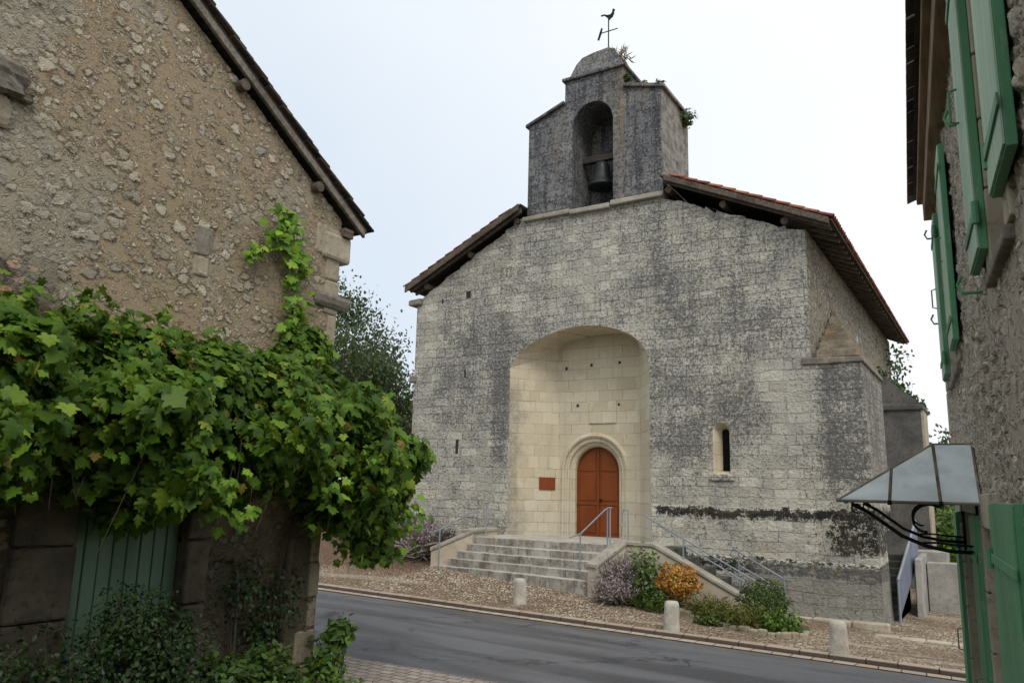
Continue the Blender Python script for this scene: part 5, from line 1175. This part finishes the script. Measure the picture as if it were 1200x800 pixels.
shutter(2.78, 3.28, 3.62, 5.2, 1, 'pale green upper shutter cut by the frame edge')
shutter(5.98, 6.48, 3.58, 5.0, 1, 'green upper shutter of the farther window, near leaf', .03)
shutter(7.57, 8.08, 3.57, 5.02, 0, 'green upper shutter of the farther window, far leaf', .02)
shutter(3.66, 4.70, .25, 2.50, 1, 'large green door shutter folded flat at the right edge', .004, 0, 'green')
shutter(5.72, 6.20, .25, 2.42, 1, 'tall narrow green door shutter under the glass canopy, near leaf', .01, 0, 'green')
shutter(7.92, 8.36, .25, 2.42, 0, 'tall narrow green door shutter near the house corner', .01, 0, 'green')
# iron shutter stays (espagnolette hooks)
for s_, z_ in ((4.45,4.45),(4.5,3.55),(8.25,4.15),(8.28,5.0)):
    m = MB().tube([rp_(s_,WO,z_),rp_(s_,WO-.09,z_),rp_(s_+.02,WO-.11,z_+.05),rp_(s_,WO-.09,z_+.09)], .009, 6); m.build('shutter_stay', M['green'], rwall)
# eaves
m = MB(); rbox(m, -4, SE+.02, WO-.10, WO+.2, ZT_-.16, ZT_+.02); m.build('eaves_beam', M['woodr'], rh, bevel=.01)
m = MB(); rbox(m, -4, SE+.05, WO-.15, WO+.2, ZT_+.025, ZT_+.10); m.build('eaves_board', M['woodr'], rh, bevel=.01)
m = MB(); m.hexa([rp_(-4,.22,ZT_+.12),rp_(-4,3.6,ZT_+1.7),rp_(SE+.12,3.6,ZT_+1.7),rp_(SE+.12,.22,ZT_+.12),rp_(-4,.22,ZT_+.16),rp_(-4,3.6,ZT_+1.74),rp_(SE+.12,3.6,ZT_+1.74),rp_(SE+.12,.22,ZT_+.16)])
rroof = m.build('roof', M['boards'], rh)
m = MB(); m.add([rp_(SE,WO,ZT_),rp_(SE,WO+6,ZT_),rp_(SE,3.6,ZT_+1.68)], [(0,1,2)]); m.build('gable_wall', M['swall'], rh)
tm = MB(); s_ = -4
while s_ < SE+.12:
    for c in range(9):
        o0, o1 = .17+c*.36, .17+c*.36+.42; z0_, z1_ = ZT_+.13+(o0-.22)*.468+.03, ZT_+.13+(o1-.22)*.468; j_ = jit(.008)
        tm.hexa([rp_(s_+.004,o0,z0_+j_),rp_(s_+.004,o1,z1_+j_),rp_(s_+.196,o1,z1_+j_),rp_(s_+.196,o0,z0_+j_),rp_(s_+.03,o0,z0_+.045+j_),rp_(s_+.03,o1,z1_+.045+j_),rp_(s_+.17,o1,z1_+.045+j_),rp_(s_+.17,o0,z0_+.045+j_)])
    s_ += .2
tm.build('roof_tiles', M['tileD'], rroof)
m = MB(); m.hexa([rp_(-4,3.6,ZT_+1.7),rp_(-4,6.8,ZT_+.2),rp_(SE+.1,6.8,ZT_+.2),rp_(SE+.1,3.6,ZT_+1.7),rp_(-4,3.6,ZT_+1.74),rp_(-4,6.8,ZT_+.24),rp_(SE+.1,6.8,ZT_+.24),rp_(SE+.1,3.6,ZT_+1.74)]); m.build('roof_back', M['tileD'], rroof)

# glass canopy over the doorway
cn = thing('glass_canopy', 'hipped frosted glass canopy on black iron scroll brackets', 'canopy', rp_(6.6, WO, 2.5))
s0, s1 = 5.60, 7.85; oC = -.42; zB = 2.49; zT = 2.87
D_ = rp_(s0,.385,zB); C1 = rp_(s0,oC,zB); C2 = rp_(s1,oC,zB); D2 = rp_(s1,.385,zB)
B1 = rp_(s0+.34,.385,zT); A1 = rp_(s0+.34,.16,zT); A2 = rp_(s1-.34,.16,zT); B2 = rp_(s1-.34,.385,zT)
def pane(pts): 
    m = MB(); v = [Vector(p) for p in pts]; n_ = (v[1]-v[0]).cross(v[2]-v[0]).normalized()*.006; m.prism(v, n_); m.build('glass_pane', M['glass'], cn)
lp = lambda a, b_, t: tuple(Vector(a).lerp(Vector(b_), t))
E1, E2 = lp(C1,D_,.38), lp(C1,D_,.735); H1 = lp(C1,A1,.56)
pane([C1,E1,H1]); pane([E1,E2,A1,H1]); pane([E2,D_,B1,A1]); pane([C1,A1,A2,C2]); pane([C2,A2,B2,D2]); pane([A1,B1,B2,A2])
for a, b_ in ((C1,D_),(C1,C2),(C2,D2),(C1,A1),(C2,A2),(A1,A2),(A1,B1),(A2,B2),(B1,B2),(D_,B1),(D2,B2)):
    m = MB().tube([a, b_], .011, 6); m.build('frame_bar', M['woodx'], cn)
for a, b_ in ((E1,H1),(E2,A1),(lp(C1,C2,.33),lp(A1,A2,.33)),(lp(C1,C2,.66),lp(A1,A2,.66))):
    m = MB().tube([a, b_], .013, 6); m.build('glazing_bar', M['woodd'], cn)
    for q in (a,): m = MB().tube([Vector(q)+Vector((0,0,.01)), Vector(q)-Vector((0,0,.02))], .016, 6); m.build('bar_clip', M['iron'], cn)
for s_ in (5.95, 7.5):
    t = MB()
    crv = [(-.36,2.47),(-.32,2.45),(-.26,2.42),(-.18,2.36),(-.06,2.27),(.08,2.21),(.22,2.185),(.39,2.18)]
    t.tube([rp_(s_,o_,z_) for o_, z_ in crv], .013, 7)
    sc1 = [(.10+.13*math.cos(a)*(1-.05*i), 2.36+.13*math.sin(a)*(1-.05*i)) for i, a in enumerate(np.linspace(.9, 4.6, 12))]
    t.tube([rp_(s_,o_,z_) for o_, z_ in sc1], .009, 6)
    t.tube([rp_(s_,o_,z_) for o_, z_ in [(.06,2.23),(.14,2.235),(.26,2.225),(.39,2.22)]], .008, 6)
    sc2 = [(-.33+.03*math.cos(a), 2.44+.03*math.sin(a)) for a in np.linspace(0, 5, 9)]
    t.tube([rp_(s_,o_,z_) for o_, z_ in sc2], .007, 6)
    t.tube([rp_(s_,.385,2.12),rp_(s_,.385,2.48)], .012, 6)
    t.build('bracket', M['iron'], cn, smooth=True)

for o in bpy.data.objects:
    if '_b' in o: del o['_b']
SC.render.engine = 'CYCLES'
SC.cycles.use_denoising = True
SC.cycles.max_bounces = 6; SC.cycles.transparent_max_bounces = 4
